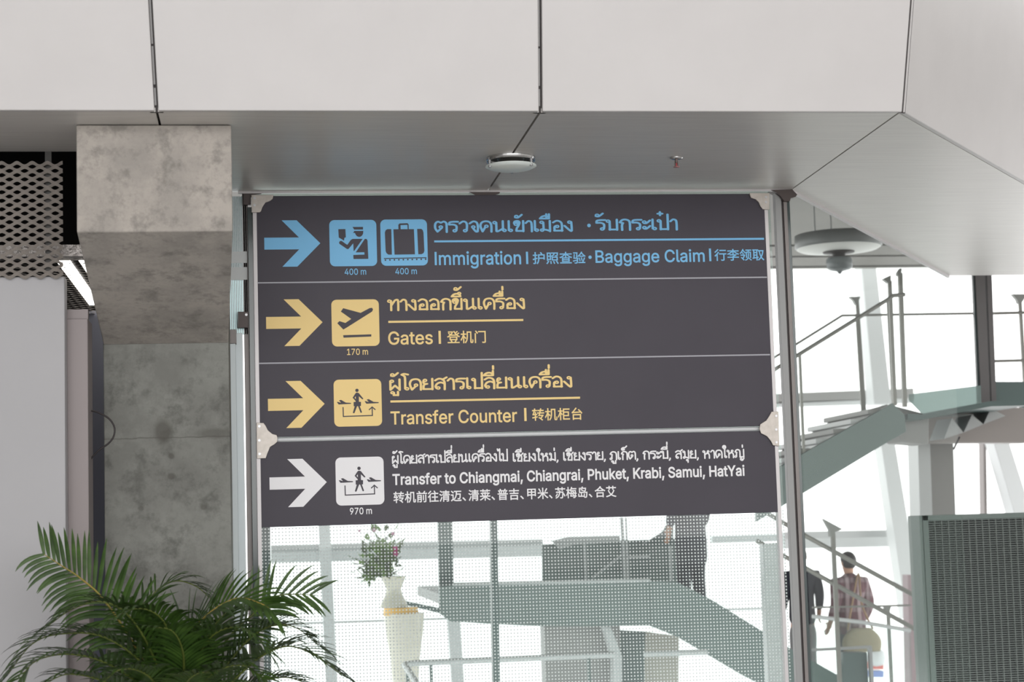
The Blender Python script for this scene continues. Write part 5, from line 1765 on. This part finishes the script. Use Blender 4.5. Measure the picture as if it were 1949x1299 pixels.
def plaid():
    m = mat('plaid_jacket', (112, 74, 82), .8)
    nt = m.node_tree
    bs = nt.nodes['Principled BSDF']
    tc = nt.nodes.new('ShaderNodeTexCoord')
    cols = None
    prev = None
    for (d, sc, col, amt) in (('X', 2.3, (206, 190, 192), .5), ('Z', 2.0, (190, 176, 180), .4), ('X', 5.1, (70, 44, 52), .5)):
        wv = nt.nodes.new('ShaderNodeTexWave')
        wv.bands_direction = d
        wv.inputs['Scale'].default_value = sc
        wv.inputs['Distortion'].default_value = 1.2
        nt.links.new(tc.outputs['Object'], wv.inputs['Vector'])
        rp = nt.nodes.new('ShaderNodeMapRange')
        rp.inputs[1].default_value = .6
        rp.inputs[2].default_value = .9
        rp.inputs[4].default_value = amt
        nt.links.new(wv.outputs[1], rp.inputs[0])
        mx = nt.nodes.new('ShaderNodeMix')
        mx.data_type = 'RGBA'
        mx.inputs[7].default_value = lin(col)
        if prev:
            nt.links.new(prev, mx.inputs[6])
        else:
            mx.inputs[6].default_value = lin((112, 74, 82))
        nt.links.new(rp.outputs[0], mx.inputs[0])
        prev = mx.outputs[2]
    nt.links.new(prev, bs.inputs['Base Color'])
    return m


M_PLAID = plaid()
M_SUIT = mat('dark_navy_suit', (44, 46, 58), .7)
M_TROU = mat('dark_trousers', (70, 68, 74), .7)
YPN = 19.4
ht = at(1614, 1051, YPN)
h1 = 1.64
person((ht.x, YPN, ht.z - h1), h1, R(18), 'person in a plaid jacket seen from behind with a shoulder bag on the stair', M_PLAID, None, M_TROU,
       [[(-.135, -.03, .66), (-.14, .04, .54)], [(.145, -.02, .65), (.13, .05, .53)]], hem=.40)
# shoulder bag hanging from the shoulder
bg_ = empty('shoulder_bag', at(1640, 1240, YPN - .34), 'large beige shoulder bag hanging beside the person in plaid', 'bag')
b = MB()
cb_ = at(1640, 1217, YPN - .34)
vs = []
nu, nv = 20, 8
for j in range(nv + 1):
    t = j / nv
    zz = -.135 + .25 * t
    wx = .215 * (1 - .35 * (2 * t - .75) ** 2 * (1 if t > .37 else .55))
    for i in range(nu):
        a = 2 * math.pi * i / nu
        ca, sa = math.cos(a), math.sin(a)
        vs.append(cb_ + Vector((wx * math.copysign(abs(ca) ** .6, ca), (.085 - .04 * t) * math.copysign(abs(sa) ** .7, sa), zz)))
fsx = [tuple(range(nu - 1, -1, -1)), tuple(range(nv * nu, nv * nu + nu))]
for j in range(nv):
    for i in range(nu):
        fsx.append((j * nu + i, j * nu + (i + 1) % nu, (j + 1) * nu + (i + 1) % nu, (j + 1) * nu + i))
b.add(vs, fsx, True)
b.build('body', mat('beige_canvas', (186, 170, 144), .8, noise=(60, (164, 150, 126), .8)), bg_)
b = MB()
b.tube(smooth_path([cb_ + Vector((-.15, 0, .1)), at(1622, 1150, YPN - .3), at(1634, 1092, YPN - .06), at(1640, 1150, YPN - .27), cb_ + Vector((.13, 0, .1))]), .011, 8)
b.build('strap', mat('tan_strap', (168, 138, 108), .7), bg_)

# the other people
ht = at(1522, 1062, 19.6)
person((ht.x, 19.6, -.263), 1.54, R(0), 'person in a dark jacket half hidden behind the corner post', M_SUIT, None, mat('grey_trousers', (150, 150, 152), .7),
       [[(-.13, -.02, .66), (-.135, .03, .54)], [(.13, -.02, .66), (.135, .03, .54)]], hem=.42)
pp_ = at(1318, 1118, 18.9)
person((pp_.x, 18.9, .577), 1.75, R(24), 'person in a dark navy suit standing on the landing below the sign', M_SUIT, None, M_SUIT,
       [[(-.125, .0, .66), (-.125, .04, .54)], [(.125, .0, .66), (.125, .04, .54)]], hem=.27)
# ------------------------------------------------------------------ the palm
M_FROND = mat('palm_leaf', (42, 66, 22), .42, noise=(14, (66, 94, 36), .9))
M_RACHIS = mat('palm_rachis', (150, 128, 56), .5, noise=(20, (120, 120, 50), .8))
YPALM = 8.8
M_RACHIS2 = mat('green_rachis', (92, 104, 44), .5)
pb = at(335, 1360, YPALM)
palm = empty('potted_palm', (pb.x, YPALM, 0), 'lush green potted palm with arching fronds at the bottom left', 'plant')
b = MB()
b.lathe((pb.x, YPALM, 0), [(.17, .0), (.19, .02), (.225, .36), (.24, .37), (.24, .4), (.215, .4), (.21, .36), (.02, .355)], 36)
b.build('pot', mat('grey_planter', (120, 118, 116), .5), palm)
crown = Vector((pb.x, YPALM, at(335, 1360, YPALM).z))
rp_ = random.Random(11)
for k in range(9):
    a = k * 2 * math.pi / 9
    b = MB()
    f0 = Vector((pb.x + .09 * math.cos(a), YPALM + .09 * math.sin(a), .35))
    f1 = Vector((pb.x + .12 * math.cos(a), YPALM + .12 * math.sin(a), crown.z))
    b.tube([f0, (f0 + f1) / 2 + Vector((.01, 0, 0)), f1], [.014, .012, .009], 8)
    b.build('stem', M_RACHIS, palm)


def frond(px, dys, l0, spread=1.0, droop=.5, n=26, w=.011, upv=Vector((0, 0, 1)), sides=(1, 1), seed=0, dl=None, tip=.35):
    n = int(n * 1.35)
    l0 *= 1.08
    """rachis through photo points px with depth offsets dys (metres towards / away from the camera); leaflets on both sides"""
    rr = random.Random(seed)
    pts = [at(x, y, YPALM + d) for (x, y), d in zip(px, dys)]
    path = smooth_path(pts, 6)
    L = [0]
    for i in range(1, len(path)):
        L.append(L[-1] + (path[i] - path[i - 1]).length)
    b = MB()
    m_ = len(path)
    b.tube(path, [.007 * (1 - .75 * i / (m_ - 1)) for i in range(m_)], 7)
    fr = b.build('frond', M_RACHIS if seed in (1, 3) else M_RACHIS2, palm)
    lb = MB()

    def pos(s):
        s *= L[-1]
        for i in range(1, m_):
            if L[i] >= s:
                t = (s - L[i - 1]) / max(1e-6, L[i] - L[i - 1])
                return path[i - 1].lerp(path[i], t), (path[i] - path[i - 1]).normalized()
        return path[-1], (path[-1] - path[-2]).normalized()
    for i in range(n):
        s = .12 + .88 * (i / (n - 1))
        p, t = pos(s)
        side = t.cross(upv)
        if side.length < .15:
            side = t.cross(Vector((0, 1, 0)))
        side.normalize()
        nrm = side.cross(t)
        prof = math.sin(math.pi * min(1, .22 + .78 * s)) ** .6 if s < .95 else tip
        for sg in (-1, 1):
            if rr.random() > sides[0 if sg < 0 else 1]:
                continue
            ln = l0 * (.45 + .6 * prof) * rr.uniform(.88, 1.1)
            d = (t * (.55 + .5 * s) + side * sg * spread + nrm * .28 + Vector((rr.uniform(-.07, .07), rr.uniform(-.07, .07), rr.uniform(-.07, .07)))).normalized()
            ns = 7
            c = p.copy()
            prev = None
            q_ = []
            for j in range(ns + 1):
                u = j / ns
                wd = w * (math.sin(math.pi * min(.98, .14 + .86 * u)) ** .7) * (1 if u < .9 else .5)
                wv = d.cross(nrm)
                if wv.length < .05:
                    wv = d.cross(Vector((1, 0, 0)))
                wv = wv.normalized() * wd
                q_.append((c - wv, c + nrm * (-wd * .35), c + wv))
                d = (d + Vector((0, 0, -(droop if (sg > 0 or dl is None) else dl) * 1.9 * u / ns * rr.uniform(.8, 1.2)))).normalized()
                c = c + d * (ln / ns)
            vs = [v for tr_ in q_ for v in tr_]
            fs = []
            for j in range(ns):
                a = j * 3
                fs += [(a, a + 1, a + 4, a + 3), (a + 1, a + 2, a + 5, a + 4)]
            lb.add(vs, fs, True)
    lb.build('leaflets', M_FROND, fr)


V3 = Vector
frond([(330, 1380), (262, 1240), (199, 1144), (154, 1102), (118, 1078), (84, 1056)], [0, -.05, -.1, -.13, -.16, -.18], .25, 1.0, .4, 25, .0098, V3((.15, -1, .1)), seed=1, dl=1.15, tip=.2)
frond([(320, 1380), (280, 1275), (200, 1214), (120, 1207), (62, 1226), (16, 1284)], [0, -.1, -.2, -.26, -.3, -.32], .22, .8, .9, 26, .0095, seed=2)
frond([(340, 1380), (352, 1230), (394, 1172), (450, 1140), (497, 1150), (516, 1163)], [0, -.1, -.2, -.25, -.3, -.3], .23, .9, .75, 26, .011, V3((0, -.6, 1)), seed=3)
frond([(330, 1380), (265, 1190), (290, 1135), (330, 1107), (372, 1116), (402, 1142)], [0, .15, .22, .25, .28, .3], .2, .9, .8, 24, .007, seed=4)
frond([(350, 1380), (440, 1256), (488, 1206), (530, 1190), (568, 1198), (606, 1230)], [0, -.05, -.1, -.15, -.15, -.15], .2, .75, .8, 26, .0085, seed=5)
frond([(350, 1390), (464, 1277), (510, 1243), (552, 1231), (598, 1248), (650, 1286)], [0, -.1, -.2, -.25, -.3, -.3], .24, .75, .8, 26, .009, seed=6)
frond([(345, 1380), (420, 1235), (486, 1166), (520, 1138), (556, 1132), (604, 1134)], [0, .05, .1, .1, .1, .1], .23, .75, .55, 19, .0085, V3((.1, -.9, .3)), seed=7, sides=(.8, .8))
frond([(325, 1380), (300, 1270), (250, 1178), (195, 1146), (138, 1160), (92, 1192)], [0, -.15, -.28, -.34, -.38, -.4], .19, .85, .95, 26, .0085, seed=8)
frond([(325, 1390), (270, 1310), (200, 1262), (130, 1246), (70, 1258), (40, 1290)], [0, -.2, -.35, -.45, -.5, -.55], .22, .85, .9, 24, .009, seed=9)
frond([(330, 1390), (260, 1330), (190, 1295), (130, 1284), (90, 1300)], [0, -.25, -.4, -.5, -.5], .2, .85, .9, 22, .009, seed=10)
frond([(335, 1385), (330, 1240), (315, 1190), (290, 1165), (255, 1160), (215, 1180)], [0, -.2, -.32, -.4, -.45, -.5], .2, .9, 1.0, 24, .0095, seed=12)
frond([(340, 1390), (370, 1270), (400, 1215), (440, 1195), (480, 1205), (510, 1240)], [0, -.2, -.35, -.42, -.48, -.5], .2, .9, 1.0, 24, .0095, seed=13)
frond([(340, 1390), (350, 1280), (345, 1230), (325, 1200), (290, 1195)], [0, -.3, -.45, -.55, -.6], .19, .9, 1.0, 22, .0095, seed=14)
frond([(340, 1390), (380, 1310), (420, 1275), (465, 1268), (500, 1290)], [0, -.3, -.45, -.5, -.55], .2, .9, .95, 22, .0095, seed=15)
frond([(335, 1390), (300, 1310), (270, 1280), (230, 1275), (195, 1300)], [0, -.35, -.5, -.6, -.6], .2, .9, .95, 22, .0095, seed=16)
frond([(340, 1390), (390, 1230), (418, 1180), (452, 1160), (500, 1168)], [0, .15, .25, .3, .35], .22, .9, .8, 22, .009, seed=17)
frond([(335, 1390), (352, 1310), (372, 1285), (400, 1280)], [0, -.4, -.55, -.6], .18, .9, .95, 18, .0095, seed=18)
frond([(345, 1390), (470, 1310), (540, 1290), (590, 1305)], [0, .1, .15, .2], .2, .8, .8, 20, .009, seed=19)
frond([(345, 1390), (360, 1240), (375, 1200), (400, 1185)], [0, .3, .4, .45], .18, .9, .8, 20, .008, seed=20)
